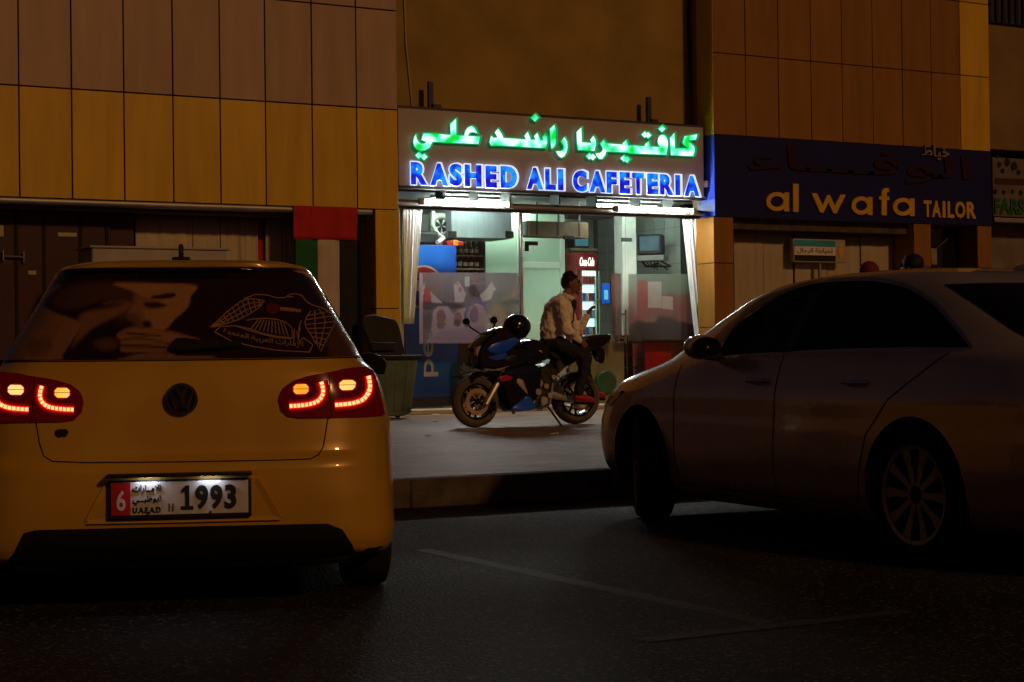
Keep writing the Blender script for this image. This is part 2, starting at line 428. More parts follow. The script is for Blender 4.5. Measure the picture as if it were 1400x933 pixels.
def _pave(t, N, L, b):
    tc = N.new('ShaderNodeTexCoord')
    br = N.new('ShaderNodeTexBrick'); br.inputs['Scale'].default_value = 1.; br.inputs['Brick Width'].default_value = .21; br.inputs['Row Height'].default_value = .105
    br.inputs['Mortar Size'].default_value = .006; br.inputs['Color1'].default_value = (.40, .275, .18, 1); br.inputs['Color2'].default_value = (.20, .135, .09, 1); br.inputs['Mortar'].default_value = (.07, .06, .055, 1)
    nz = N.new('ShaderNodeTexNoise'); nz.inputs['Scale'].default_value = .9; nz.inputs['Detail'].default_value = 10; nz.inputs['Roughness'].default_value = .65
    L.new(tc.outputs['Object'], br.inputs['Vector']); L.new(tc.outputs['Object'], nz.inputs['Vector'])
    r = N.new('ShaderNodeValToRGB'); e = r.color_ramp.elements; e[0].position, e[1].position = .3, .72; e[0].color = (.38, .36, .35, 1); e[1].color = (1.3, 1.26, 1.22, 1)
    L.new(nz.outputs['Fac'], r.inputs[0])
    mx = N.new('ShaderNodeMixRGB'); mx.blend_type = 'MULTIPLY'; mx.inputs[0].default_value = 1.
    L.new(br.outputs['Color'], mx.inputs[1]); L.new(r.outputs[0], mx.inputs[2]); L.new(mx.outputs[0], b.inputs['Base Color'])
    b.inputs['Roughness'].default_value = .6
    iv = N.new('ShaderNodeMath'); iv.operation = 'MULTIPLY_ADD'; iv.inputs[1].default_value = -1.; iv.inputs[2].default_value = 1.
    L.new(br.outputs['Fac'], iv.inputs[0])
    n2 = N.new('ShaderNodeTexNoise'); n2.inputs['Scale'].default_value = 25; n2.inputs['Detail'].default_value = 6; L.new(tc.outputs['Object'], n2.inputs['Vector'])
    ad = N.new('ShaderNodeMath'); ad.operation = 'ADD'; L.new(iv.outputs[0], ad.inputs[0]); L.new(n2.outputs['Fac'], ad.inputs[1])
    bp = N.new('ShaderNodeBump'); bp.inputs['Strength'].default_value = .6; bp.inputs['Distance'].default_value = .01
    L.new(ad.outputs[0], bp.inputs['Height']); L.new(bp.outputs[0], b.inputs['Normal'])
special('paving', _pave)
def _worn(t, N, L, b):
    tc = N.new('ShaderNodeTexCoord'); nz = N.new('ShaderNodeTexNoise'); nz.inputs['Scale'].default_value = 22; nz.inputs['Detail'].default_value = 6
    L.new(tc.outputs['Object'], nz.inputs['Vector'])
    r = N.new('ShaderNodeValToRGB'); e = r.color_ramp.elements; e[0].position, e[1].position = .45, .7
    e[0].color = (.014, .013, .013, 1); e[1].color = (.060, .056, .055, 1)
    L.new(nz.outputs['Fac'], r.inputs[0]); L.new(r.outputs[0], b.inputs['Base Color']); b.inputs['Roughness'].default_value = .7
special('worn_paint', _worn)

# ------------------------------------------------------------------ ground
KY, PZ = 10.60, .20
B().add([(-300, -300, 0), (300, -300, 0), (300, 300, 0), (-300, 300, 0)], [(0, 1, 2, 3)]).o('road', 'asphalt', kind='structure', smooth=0)
B().box(-70, 90, KY + .16, 34, -.05, PZ).o('pavement', 'paving', kind='structure', smooth=0)
kerb = B().box(-70, 90, KY + .012, KY + .155, -.04, PZ - .012).o('kerb', 'joint_dark', kind='structure', smooth=0)
kst = None
x = -1.3
k = 0
while x < 21:
    if kst is None:
        kst = B().box(0, .797, 0, .15, 0, PZ + .001).o('kerbstone', 'concrete', kerb, bev=.012); o = kst
    else:
        o = kst.copy(); COL.objects.link(o); o.parent = kerb
    o.location = (x, KY + random.uniform(-.004, .004), random.uniform(-.003, .003)); o.rotation_euler = (0, 0, random.uniform(-.004, .004))
    x += .80; k += 1
for nm, x0, x1, y0, y1 in (('long', 4.03, 4.13, 5.32, 8.35), ('cross', 3.45, 4.72, 5.20, 5.30)):
    B().add([(x0, y0, .0012 if nm == 'long' else .0026), (x1, y0, .0012 if nm == 'long' else .0026), (x1, y1, .0012 if nm == 'long' else .0026), (x0, y1, .0012 if nm == 'long' else .0026)], [(0, 1, 2, 3)]).o('bay_marking', 'worn_paint', kind='structure', smooth=0)

# ------------------------------------------------------------------ panel-clad shop on the left
FY = 21.80                                    # face of the fascias
BTOP = 9.0
def zpx(px, py, Y=FY): return at(px, py, Y).z
LS = thing('shop_building', 'shop with ochre and beige panel fascia and hanging flag, left of cafeteria', 'shop', (0, 0, 0))
zb, zm, zt = zpx(270, 278.3), zpx(272, 133), zpx(462, 7.7)
lx = [at(x, 150, FY).x for x in (26, 98, 169.5, 236.5, 301, 363, 426.8, 487.6, 543.8)]
dx = lx[1] - lx[0]
lx = [lx[0] - dx * q for q in (4, 3, 2, 1)] + lx
B().box(lx[0], lx[-1] - .003, FY + .03, FY + .55, zb + .01, BTOP).o('fascia_backing', 'joint_dark', LS, smooth=0)
for i in range(len(lx) - 1):
    for r, (a, b_) in enumerate(((zb, zm), (zm, zt), (zt, zt + 1.45))):
        B().box(lx[i] + .009, lx[i + 1] - .009, FY + random.uniform(-.003, .003), FY + .028, a + .009, b_ - .009).o('panel', 'panel_ochre' if r == 0 else 'panel_beige', LS, bev=.004)
B().tube([(lx[0], FY + .06, zb - .035), (lx[-1] - .4, FY + .06, zb - .035)], .05, 12).o('rail', 'alu_dull', LS)
B().box(lx[0], lx[-1] - .4, FY + .14, FY + .5, zb - .13, zb - .001).o('soffit', 'steel_dark', LS, smooth=0)
WY = 22.30
p0, p1 = at(513.5, 300, FY).x, at(546.5, 300, FY).x
zj = zpx(530, 422)
B().box(p0, p1, FY + .004, FY + .45, zj + .006, zb - .004).o('pillar', 'panel_ochre', LS, bev=.006)
B().box(p0, p1, FY + .004, FY + .45, PZ, zj - .006).o('pillar', 'panel_ochre', LS, bev=.006)
B().box(p0 + .02, p1 - .02, FY + .03, FY + .44, zj - .01, zj + .01).o('pillar_joint', 'joint_dark', LS, smooth=0)
q0 = at(490, 350, WY).x
B().box(q0, p0 + .1, WY - .05, WY + .1, PZ, zb - .14).o('door_post', 'alu_dull', LS, smooth=0)
B().box(q0 + .02, at(500, 350, WY).x, WY - .08, WY - .052, PZ, zb - .14).o('post_cover', 'blind', LS, smooth=0)
B().box(lx[0], p1, WY + .45, WY + .6, PZ, BTOP).o('back_wall', 'joint_dark', LS, smooth=0)
B().box(lx[0], at(150, 300, WY).x, WY, WY + .08, PZ, zb - .14).o('door_leaf', 'maroon', LS, smooth=0)
B().box(at(152, 300, WY).x, at(184, 300, WY).x, WY + .05, WY + .12, PZ, zb - .14).o('door_leaf', 'maroon', LS, smooth=0)
b = B()
for px in (22, 60, 110, 146):
    X = at(px, 330, WY).x; b.box(X - .02, X + .02, WY - .02, WY, PZ, zb - .14)
b.o('door_stile', 'joint_dark', LS, smooth=0)
h = B(); a0, a1 = at(3, 350, WY), at(31, 352, WY)
h.tube([a0 + Vector((0, -.06, 0)), a1 + Vector((0, -.06, 0))], .012)
for q in (a0, a1): h.cyl(q + Vector((0, -.06, .07)), q + Vector((0, -.06, -.06)), .014); h.cyl(q, q + Vector((0, -.06, 0)), .012)
h.o('door_handle', 'chrome', LS)
for px, py, w_, h_ in ((92, 321, .24, .05), (44, 373, .1, .05), (2, 316, .05, .14)):
    c = at(px, py, WY); B().box(c.x - w_ / 2, c.x + w_ / 2, WY - .006, WY - .001, c.z - h_ / 2, c.z + h_ / 2).o('notice', 'cream', LS, smooth=0)

def cloth(name, mat, parent, X0, X1, Z0, Z1, Y, amp=.03, waves=4., ph=0., gather=1., nx=48, nz=16, lean=0., **kw):
    """hanging cloth with folds; gather<1 narrows the foot"""
    b = B(); vs = []; fs = []
    for j in range(nz + 1):
        t = j / nz
        for i in range(nx + 1):
            s = i / nx; g = 1 + (gather - 1) * t
            xx = X0 + (X1 - X0) * (s * g) + lean * t
            yy = Y + amp * (.3 + .7 * t) * math.sin(2 * PI * waves * s + ph + .5 * math.sin(3 * t + ph)) + .3 * amp * math.sin(2 * PI * waves * 2.3 * s + 1.3 * ph)
            vs.append((xx, yy, Z1 + (Z0 - Z1) * t))
    for j in range(nz):
        for i in range(nx):
            a = j * (nx + 1) + i; fs.append((a, a + 1, a + nx + 2, a + nx + 1))
    b.add(vs, fs); o = b.o(name, mat, parent, smooth=80, **kw)
    sd = o.modifiers.new('thick', 'SOLIDIFY'); sd.thickness = .006
    return o
CU = thing('curtain', 'pale vertical cloth screen hung behind the yellow car, beside the flag', 'curtain', (0, 0, 0))
edges = [(185, 262), (263, 300), (301, 327), (328, 352), (363, 385), (386, 402), (488, 491)]
for i, (e0, e1) in enumerate(edges):
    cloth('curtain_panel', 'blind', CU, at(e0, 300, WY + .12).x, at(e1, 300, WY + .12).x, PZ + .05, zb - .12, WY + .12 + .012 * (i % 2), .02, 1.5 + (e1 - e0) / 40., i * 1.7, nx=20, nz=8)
B().prism(XZ([(352, 289), (356, 289), (364, 360), (364, 500), (354, 500)], WY + .2), 'y', WY + .2, WY + .22).o('lining', 'cloth_red', CU, smooth=0)
FL = thing('flag', 'red, green, white and black flag hung upright from the ochre fascia', 'flag', (0, 0, 0))
fy = FY + .02
f0, f1 = at(400, 305, fy).x, at(488, 305, fy).x
fz0, fz1, fzb = at(444, 283, fy).z, at(444, 328, fy).z, at(444, 505, fy).z
fx = [at(x, 340, fy).x for x in (403, 433, 463, 487)]
cloth('red_band', 'cloth_red', FL, f0, f1, fz1, fz0, fy - .04, .018, 2.2, .4, gather=.985, nz=8)
for i, mt in enumerate(('cloth_green', 'cloth_white', 'cloth_black')):
    cloth(('green_stripe', 'white_stripe', 'black_stripe')[i], mt, FL, fx[i], fx[i + 1] - .004, fzb, fz1 - .002, fy - .035, .016, 1., .5 + i, gather=.97, nx=16, nz=20)
CBX = thing('display_case', 'long low white case standing behind the yellow car roof', 'case', (0, 0, 0))
c0, c1 = at(126, 350, 20.6), at(312, 350, 20.6)
zt_, z2_ = at(220, 341, 20.6).z, at(160, 336.5, 20.6).z
B().box(c0.x, c1.x, 20.6, 21.2, PZ, zt_).o('case_body', 'white_board', CBX, bev=.02)
B().box(c0.x - .03, c1.x + .03, 20.58, 21.22, zt_ + .001, zt_ + .03).o('case_top', 'white_board', CBX, bev=.01)

# ------------------------------------------------------------------ tailor shop on the right
TS = thing('shop_building', 'tailor shop with dimmed ochre panel fascia right of the cafeteria', 'shop', (0, 0, 0))
rx = [at(x, 89, FY).x for x in (975, 1019, 1064, 1108.5, 1151, 1193, 1233.5, 1273, 1312.5, 1352.5)]
rz0, rz1, rz2 = zpx(1163, 195.6), zpx(1163, 89), zpx(1311, 2)
sz0 = zpx(1163, 302.5)
B().box(rx[0], rx[-1], FY + .03, FY + .6, sz0 + .004, BTOP).o('fascia_backing', 'panel_ochre_dim', TS, smooth=0)
for i in range(len(rx) - 1):
    for a, b_ in ((rz0, rz1), (rz1, rz2), (rz2, rz2 + 1.3)):
        B().box(rx[i] + .007, rx[i + 1] - .007, FY + random.uniform(-.003, .003), FY + .028, a + .007, b_ - .007).o('panel', 'panel_ochre' if i == len(rx) - 2 else 'panel_ochre_dim', TS, bev=.004)
WR = 22.25
for a, b_ in ((976, 1003), (1250, 1273), (1337, 1356)):
    for z0_, z1_ in ((PZ, 1.42), (1.432, 2.42), (2.432, sz0 - .004)):
        B().box(at(a, 300, FY).x, at(b_, 300, FY).x, FY + .012, FY + .5, z0_, z1_).o('pillar', 'panel_ochre_dim', TS, bev=.005)
    B().box(at(a, 300, FY).x + .01, at(b_, 300, FY).x - .01, FY + .03, FY + .49, PZ, sz0 - .01).o('pillar_core', 'joint_dark', TS, smooth=0)
B().box(at(1003, 300, FY).x, at(1250, 300, FY).x, FY + .16, FY + .6, sz0 - .17, sz0 - .002).o('soffit', 'concrete', TS, smooth=0)
B().box(rx[0] + .1, 26.5, WR + .5, WR + .65, PZ, BTOP).o('back_wall', 'joint_dark', TS, smooth=0)
B().box(at(1230, 300, WR).x, at(1252, 300, WR).x, WR - .1, WR + .1, PZ, sz0 - .172).o('door_jamb', 'maroon', TS, smooth=0)
B().box(at(1273, 300, WR).x, at(1337, 300, WR).x, WR, WR + .05, PZ, sz0 - .004).o('dark_window', 'black_gloss', TS, smooth=0)
B().tube([at(1275, 345, WR - .03), at(1312, 312, WR - .03)], .02, 6).o('window_bar', 'steel_dark', TS)
B().box(at(1273, 352, WR - .05).x, at(1281, 352, WR - .05).x, WR - .06, WR - .01, at(1276, 363, WR).z, at(1276, 340, WR).z).o('switch_box', 'alu_dull', TS, bev=.01)
CR = thing('curtain', 'pale panelled screen under the navy tailor sign', 'curtain', (0, 0, 0))
for i, (e0, e1) in enumerate([(1003, 1042), (1043, 1084), (1085, 1128), (1129, 1175), (1176, 1229)]):
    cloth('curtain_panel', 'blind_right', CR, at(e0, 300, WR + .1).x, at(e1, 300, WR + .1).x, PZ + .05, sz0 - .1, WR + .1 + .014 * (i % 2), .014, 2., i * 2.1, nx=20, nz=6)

# far shop beyond the tailor
FS = thing('shop_building', 'plain rendered shop at the right edge beyond the tailor', 'shop', (0, 0, 0))
B().box(rx[-1] + .02, 32, FY + .35, FY + .8, zpx(1375, 205, FY + .35), BTOP).o('wall', 'render_far', FS, smooth=0)
lv = zpx(1360, 31, FY + .3)
B().box(rx[-1] + .02, 27, FY + .28, FY + .347, lv, BTOP).o('louvre_frame', 'steel_dark', FS, smooth=0)
b = B()
for k in range(16):
    X = rx[-1] + .1 + k * .16; b.box(X, X + .05, FY + .24, FY + .279, lv + .02, BTOP - .01)
b.o('louvre_bars', 'joint_dark', FS, smooth=0, kind='stuff')
B().box(rx[-1] + .1, 32, WR + .2, WR + .3, PZ, zpx(1375, 300, FY + .3)).o('window_screen', 'far_screen', FS, smooth=0)
SF = thing('shop_sign', 'dim white sign with dark lettering, cut by the right edge', 'sign', (0, 0, 0))
sy = FY + .2
s0, s1 = at(1357, 215, sy), at(1357, 296, sy)
B().box(s0.x, 27, sy, sy + .12, s1.z, s0.z).o('sign_board', 'far_sign', SF, bev=.01)
B().box(s0.x, 27, sy - .03, sy + .12, s1.z - .1, s1.z - .02).o('sign_rail', 'alu_dull', SF, bev=.01)
facetext('letters', 'FARS', (1359, 1400, 272, 293), sy - .002, 'cloth_green', SF, .03, .02)
for k, (px, py, r) in enumerate([(1363, 214, 3), (1366, 225, 4), (1377, 222, 6), (1386, 228, 7), (1392, 236, 4), (1370, 234, 4), (1360, 262, 4), (1372, 263, 3.4), (1384, 262, 3), (1395, 264, 4)]):
    c = at(px, py, sy); rr = r / 90.
    B().prism([(c.x + rr * math.cos(t * .7), c.z + rr * math.sin(t * .7) * (1 + .3 * math.sin(t * 2 + k))) for t in range(9)], 'y', sy - .014, sy - .002).o('letter_mark', 'joint_dark', SF, smooth=0)
B().box(at(1360, 246, sy).x, 27, sy - .012, sy - .002, at(1370, 252, sy).z, at(1370, 244, sy).z).o('red_line', 'maroon', SF, smooth=0)

# tailor sign
TG = thing('shop_sign', 'navy tailor sign with gold latin letters', 'sign', (0, 0, 0))
B().box(rx[0], rx[-1], FY - .01, FY + .03, sz0, rz0 - .004).o('sign_board', 'navy', TG, smooth=0)
B().box(rx[0] - .012, rx[0] - .001, FY - .012, FY + .42, sz0 + .002, rz0 - .003).o('sign_return', 'royal_edge', TG, smooth=0)
B().box(rx[0] - .012, rx[0] - .001, FY - .004, FY + .42, rz0, BTOP).o('edge_trim', 'panel_ochre', TG, smooth=0)
LY = FY - .012
def zs(py): return at(1180, py, LY).z
def letter_poly(polys, holes=()):
    b = B()
    for p in polys: b.prism(XZ(p, LY), 'y', LY - .035, LY)
    b.o('letter', 'gold_letter', TG, bev=.0, smooth=0)
def ring(b, cx, cy, rx_, ry_, w, n=26):
    o_ = [(cx + rx_ * math.cos(2 * PI * k / n), cy + ry_ * math.sin(2 * PI * k / n)) for k in range(n)]
    i_ = [(cx + (rx_ - w) * math.cos(2 * PI * k / n), cy + (ry_ - w) * math.sin(2 * PI * k / n)) for k in range(n)]
    O, I = XZ(o_, LY), XZ(i_, LY)
    for k in range(n):
        j = (k + 1) % n; b.prism([O[k], O[j], I[j], I[k]], 'y', LY - .035, LY)
def sa(x0, x1, y0, y1, slope=.043):
    b = B(); r = (y1 - y0) / 2
    ring(b, x0 + (x1 - x0) * .47, (y0 + y1) / 2, (x1 - x0) * .47, r, 5.6)
    xm = (x0 + x1) / 2
    b.prism(XZ([(x1 - 6.5, y0 + .6), (x1, y0 + .9), (x1, y1 + .6), (x1 - 6.5, y1 + .3)], LY), 'y', LY - .036, LY)
    b.o('letter', 'gold_letter', TG, smooth=0)
sa(1046, 1077, 263, 289); sa(1162.5, 1191, 269, 294); sa(1219, 1248.5, 271, 295.5)
letter_poly([[(1082.5, 251.5), (1090, 252), (1090, 290.5), (1082.5, 290)]])
letter_poly([[(1108, 264.5), (1115, 264.8), (1123, 281), (1129.5, 267), (1133, 267), (1139.5, 282), (1147.5, 266.5), (1154.5, 266.8), (1142, 292), (1138, 292), (1131, 277), (1124, 291.3), (1120, 291.2)]])
letter_poly([[(1203.5, 269), (1203.5, 263), (1206, 259), (1210, 257.5), (1213.5, 258), (1213.5, 263), (1211, 263.5), (1210.5, 265), (1210.5, 269.4), (1214, 269.6), (1214, 274), (1210.5, 273.8), (1210.5, 295), (1203.5, 294.6), (1203.5, 273.5), (1200, 273.3), (1200, 268.8)]])
for ch, x0, x1, yo in (('T', 1261.5, 1272, 0), ('A', 1272.5, 1285, .5), ('I', 1287, 1291, 1), ('L', 1294, 1303, 1.3), ('O', 1304.5, 1318, 1.6), ('R', 1320, 1333, 2.2)):
    facetext('letter', ch, (x0, x1, 274.5 + yo, 297 + yo), LY, 'gold_letter', TG, .035, .03)
facetext('arabic_word', rtl('\uFE8D\uFEDF\uFEEE\uFED3\u0640\u0640\u0640\uFE8E\uFE80'), (1022, 1325, 205, 248), LY, 'red_letter', TG, .012, .03)
facetext('arabic_word', rtl('\uFEA7\uFEF4\uFE8E\uFEC1'), (1258, 1296, 199, 219), LY, 'far_screen', TG, .02, .045)
PQ = thing('wall_plaque', 'small blue, white and black plaque under the tailor sign', 'plaque', (0, 0, 0))
py_ = WR - .12
a, c = at(1086, 328, py_), at(1142, 358, py_)
B().box(a.x - .02, at(1156, 343, py_).x, py_, py_ + .09, c.z - .02, a.z + .02).o('plaque_box', 'white_board', PQ, bev=.012)
zz = [a.z, a.z + (c.z - a.z) * .30, a.z + (c.z - a.z) * .72, c.z]
M('plaque_blue', (.03, .30, .42), .5)
for i, mt in enumerate(('plaque_blue', 'white_paint', 'black')):
    B().box(a.x, c.x, py_ - .008, py_ - .001, zz[i + 1] + .002, zz[i] - .002).o('stripe', mt, PQ, smooth=0)
facetext('arabic_line', rtl('\uFEDF\uFEA8\uFEF4\uFE8E\uFEC3\uFE94 \uFE8D\uFEDF\uFEAE\uFE9F\uFE8E\uFEDD'), (1090, 1138, 339.5, 347.5), py_ - .009, 'joint_dark', PQ, .01, .003)
ck = at(1149.5, 344, py_)
B().prism([(ck.x + .055 * math.cos(t * .5), ck.z + .12 * math.sin(t * .5)) for t in range(12)], 'y', py_ - .008, py_ - .001).o('crest', 'gold_letter', PQ, smooth=0)
B().cyl((ck.x - .4, py_ + .06, c.z), (ck.x - .4, py_ + .06, PZ), .03).o('post', 'alu_dull', PQ)

# ------------------------------------------------------------------ cafeteria
M('soffit_grey', (.10, .10, .095), .7, var=.35, vs=5)
M('tile', (.62, .66, .62), .25, var=.06, vs=3)
M('grout', (.3, .31, .29), .9)
M('room_wall', (.55, .60, .54), .7, var=.08, vs=1.5)
M('room_ceiling', (.42, .42, .40), .8, var=.1)
M('room_floor', (.30, .28, .25), .4, var=.2)
M('pale_green', (.50, .66, .52), .45, var=.07, vs=1.5)
M('pale_frame', (.66, .72, .64), .4, var=.06)
M('drinks_blue', (.010, .05, .45), .35, var=.25, vs=.8, col2=(.012, .15, .52))
M('drinks_blue_side', (.008, .022, .16), .4, var=.2)
M('disc_red', (.34, .02, .025), .35)
M('disc_blue', (.02, .03, .2), .35)
M('disc_white', (.45, .42, .45), .4)
M('film_letter', (.55, .50, .55), .5)
M('bottle_dark', (.025, .018, .012), .12, coat=.5)
M('brown_board', (.20, .12, .075), .6, var=.15, vs=6)
M('grey_box', (.33, .36, .40), .5, var=.12, vs=3, ani=(6, 1, 1))
M('tv_case', (.03, .035, .04), .4)
M('tv_screen', (.10, .15, .20), .15, coat=.6, var=.2)
M('tv_blue', (.08, .25, .30), .2, emit=(.08, .35, .42), es=.35)
M('cooler_red', (.22, .015, .015), .35)
M('cooler_light', (.8, .8, .8), .3, emit=(.75, .95, 1.), es=1.3)
M('script_glow', (.8, .8, .8), .3, emit=(1., .93, .85), es=1.5)
M('can_red', (.4, .02, .02), .3)
M('counter_red', (.60, .012, .018), .4, var=.15)
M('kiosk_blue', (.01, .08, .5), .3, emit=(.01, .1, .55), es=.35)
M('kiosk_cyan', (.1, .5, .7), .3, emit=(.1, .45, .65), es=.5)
M('green_disc', (.06, .16, .10), .5)
M('plastic_strip', (.62, .64, .62), .35, var=.15, vs=4, ani=(8, 8, .4))
glassmat('shop_glass', (.93, .97, .95))
glassmat('film_left', (.62, .58, .62), haze=.42, hazecol=(.26, .21, .25))
glassmat('film_right', (.70, .60, .60), haze=.34, hazecol=(.30, .16, .15))
glassmat('film_green', (.72, .85, .78), haze=.22, hazecol=(.18, .30, .22))
M('film_pink', (.36, .27, .31), .7, var=.25, vs=9)
M('film_grey', (.16, .15, .18), .7, var=.25, vs=9)
M('film_skin', (.26, .14, .11), .7, var=.25, vs=9)
M('film_blue', (.10, .11, .24), .7, var=.25, vs=9)
M('film_dark', (.045, .025, .03), .7, var=.25, vs=9)
M('film_tan', (.26, .17, .10), .7, var=.3, vs=9)

CY, GY = 22.0, 22.42                          # sign face, glass line
X0c, X1c = at(546.5, 300, FY).x + .01, at(973, 300, GY).x
ZC = 3.42                                     # room ceiling
BY = 26.0                                     # back wall
CF = thing('shop_building', 'lit cafeteria shop with glass front between two panelled shops', 'shop', (0, 0, 0))
sgz1 = at(752, 161, CY).z; sgz0 = at(752, 262.5, CY).z
wy = CY + .42
B().box(lx[-1] - .05, rx[0] + .1, wy, wy + .3, sgz1 - .4, BTOP).o('upper_wall', 'render_ochre', CF, smooth=0)
B().box(X0c - .12, X1c + .12, wy + .05, BY + .2, ZC + .001, ZC + .2).o('ceiling', 'room_ceiling', CF, smooth=0)
B().box(X0c - .12, X0c - .001, GY + .03, BY + .2, PZ, ZC).o('side_wall', 'room_wall', CF, smooth=0)
B().box(X1c + .03, X1c + .15, GY + .03, BY + .2, PZ, ZC).o('side_wall', 'grout', CF, smooth=0)
B().box(X0c, X1c, BY, BY + .2, PZ, ZC).o('back_wall', 'room_wall', CF, smooth=0)
B().box(X0c, X1c, GY - .02, BY, PZ - .02, PZ + .06).o('floor', 'room_floor', CF, smooth=0)
B().box(X0c + .02, X1c, 21.95, GY - .022, PZ, PZ + .07).o('step', 'cream', CF, bev=.012)
# wall tiles on the right-hand side wall
tl = B().box(X1c + .014, X1c + .029, 0, .292, 0, .292)
tm = tl.mesh('tile', 0); tm.materials.append(MATS['tile'])
for i in range(11):
    for j in range(9):
        o = link('tile', tm, 'tile', CF); o.location = (random.uniform(-.0015, .0015), GY + .16 + i * .30, ZC - .31 - j * .30)
# pilaster
pa, pb = atx(851, 330, X1c).y, atx(870, 330, X1c).y
B().box(at(851, 330, 23.5).x, at(870, 330, 23.5).x, 23.5, 23.75, PZ + .06, ZC - .001).o('pilaster', 'white_paint', CF, bev=.006)
# sign soffit and truss below the sign
B().box(X0c, X1c - .02, CY + .14, wy - .003, sgz0 - .22, sgz0 - .18).o('soffit_board', 'soffit_grey', CF, smooth=0)
B().tube([(X0c, CY + .12, sgz0 - .24), (X1c - .05, CY + .12, sgz0 - .24)], .028, 8).o('light_rail', 'alu_dull', CF)
B().box(X0c, X1c - .02, GY - .05, GY + .05, 3.16, 3.24).o('transom', 'alu_dull', CF, bev=.006)
B().box(X0c, X1c - .02, GY - .012, GY + .012, 3.24, sgz0 - .19).o('fanlight', 'grey_box', CF, smooth=0)
b = B()
for px in (612, 658, 702, 770, 820, 880, 925):
    X = at(px, 280, CY).x; b.box(X - .012, X + .012, CY + .10, wy - .05, sgz0 - .20, sgz0 + .02)
b.o('sign_hangers', 'steel_dark', CF, smooth=0, kind='stuff')

# glass front: panes
gb = B
def pane(name, x0, x1, z0, z1, mat, y, parent, th=.012):
    return B().box(x0, x1, y, y + th, z0, z1).o(name, mat, parent, smooth=0)
gx = [at(p, 400, GY).x for p in (549, 713, 776, 857, 954)]
ZG0, ZG1 = PZ + .075, 3.155
for i in range(4):
    if i == 2: continue
    pane('glass_pane', gx[i] + .006, gx[i + 1] - .006, ZG0, ZG1, 'shop_glass', GY, CF)
zd = at(800, 327, GY).z
pane('glass_pane', gx[2] + .006, gx[3] - .006, zd + .01, ZG1, 'shop_glass', GY, CF)
for px in (549, 713, 954):
    X = at(px, 400, GY).x; B().box(X - .022, X + .022, GY - .02, GY + .035, ZG0, ZG1).o('mullion', 'alu', CF, bev=.004)
DR = thing('glass_door', 'frameless glass door with steel bar handles, shut', 'door', (0, 0, 0))
pane('door_glass', gx[2] + .008, gx[3] - .008, ZG0, zd, 'shop_glass', GY + .001, DR)
for px, py in ((857, 328), (778, 325)):
    c = at(px, py, GY); B().box(c.x - .09, c.x + .09, GY - .012, GY + .026, c.z - .03, c.z + .03).o('patch_fitting', 'black', DR, bev=.004)
h = B(); c1, c2 = at(851.5, 424, GY - .07), at(851.5, 470, GY - .07)
for dx_ in (-.07, .05):
    h.cyl(c1 + Vector((dx_, 0, 0)), c2 + Vector((dx_, 0, 0)), .013)
for c in (at(851.5, 430, GY - .07), at(851.5, 462, GY - .07)):
    h.tube([c + Vector((-.07, 0, 0)), c + Vector((.05, 0, 0))], .012); h.tube([c, c + Vector((0, .08, 0))], .01)
h.o('door_handle', 'chrome', DR)

# printed films stuck to the glass
def film(name, label, px, mat):
    t = thing(name, label, 'poster', (0, 0, 0))
    a, c = at(px[0], px[2], GY - .006), at(px[1], px[3], GY - .006)
    B().box(a.x, c.x, GY - .008, GY - .003, c.z, a.z).o('film_sheet', mat, t, smooth=0)
    return t
printmat('film_print', .5, .52, (.80, .76, .80)); printmat('film_print_red', .5, .46, (.80, .74, .74))
def blob(cx, cy, rx_, ry_, n=14):
    return [(cx + rx_ * math.cos(2 * PI * k / n), cy + ry_ * math.sin(2 * PI * k / n)) for k in range(n)]
def printed(name, label, box, mat, base, shapes, nx=96, ny=64):
    """printed see-through film: one thin sheet, its picture a flat print"""
    x0, x1, y0, y1 = box; P = []; vs = []; fs = []
    for layer in (0, 1):
        for j in range(ny + 1):
            for i in range(nx + 1):
                x, y = x0 + (x1 - x0) * i / nx, y0 + (y1 - y0) * j / ny; P.append((x, y)); q = at(x, y, GY - .008)
                vs.append((q.x, GY - .009 + .004 * layer, q.z))
    m = (nx + 1) * (ny + 1)
    for j in range(ny):
        for i in range(nx):
            a = j * (nx + 1) + i; fs += [(a, a + 1, a + nx + 2, a + nx + 1)]
    top = [i for i in range(nx)]; 
    o = B().add(vs[:m], fs).o(name, mat, None, smooth=0, weld=False, label=label, cat='poster')
    setcol(o.data, softpaint(np.array(P[:m], float), base, [(q_, c_, b_ * .35, o_) for q_, c_, b_, o_ in shapes]))
    sd = o.modifiers.new('thick', 'SOLIDIFY'); sd.thickness = .002
    return o
pk, gr, dk, sk_, bl_, tn, rd_, wh = (.36, .28, .34), (.17, .16, .19), (.05, .035, .045), (.22, .11, .09), (.12, .13, .30), (.30, .20, .12), (.36, .04, .05), (.46, .42, .44)
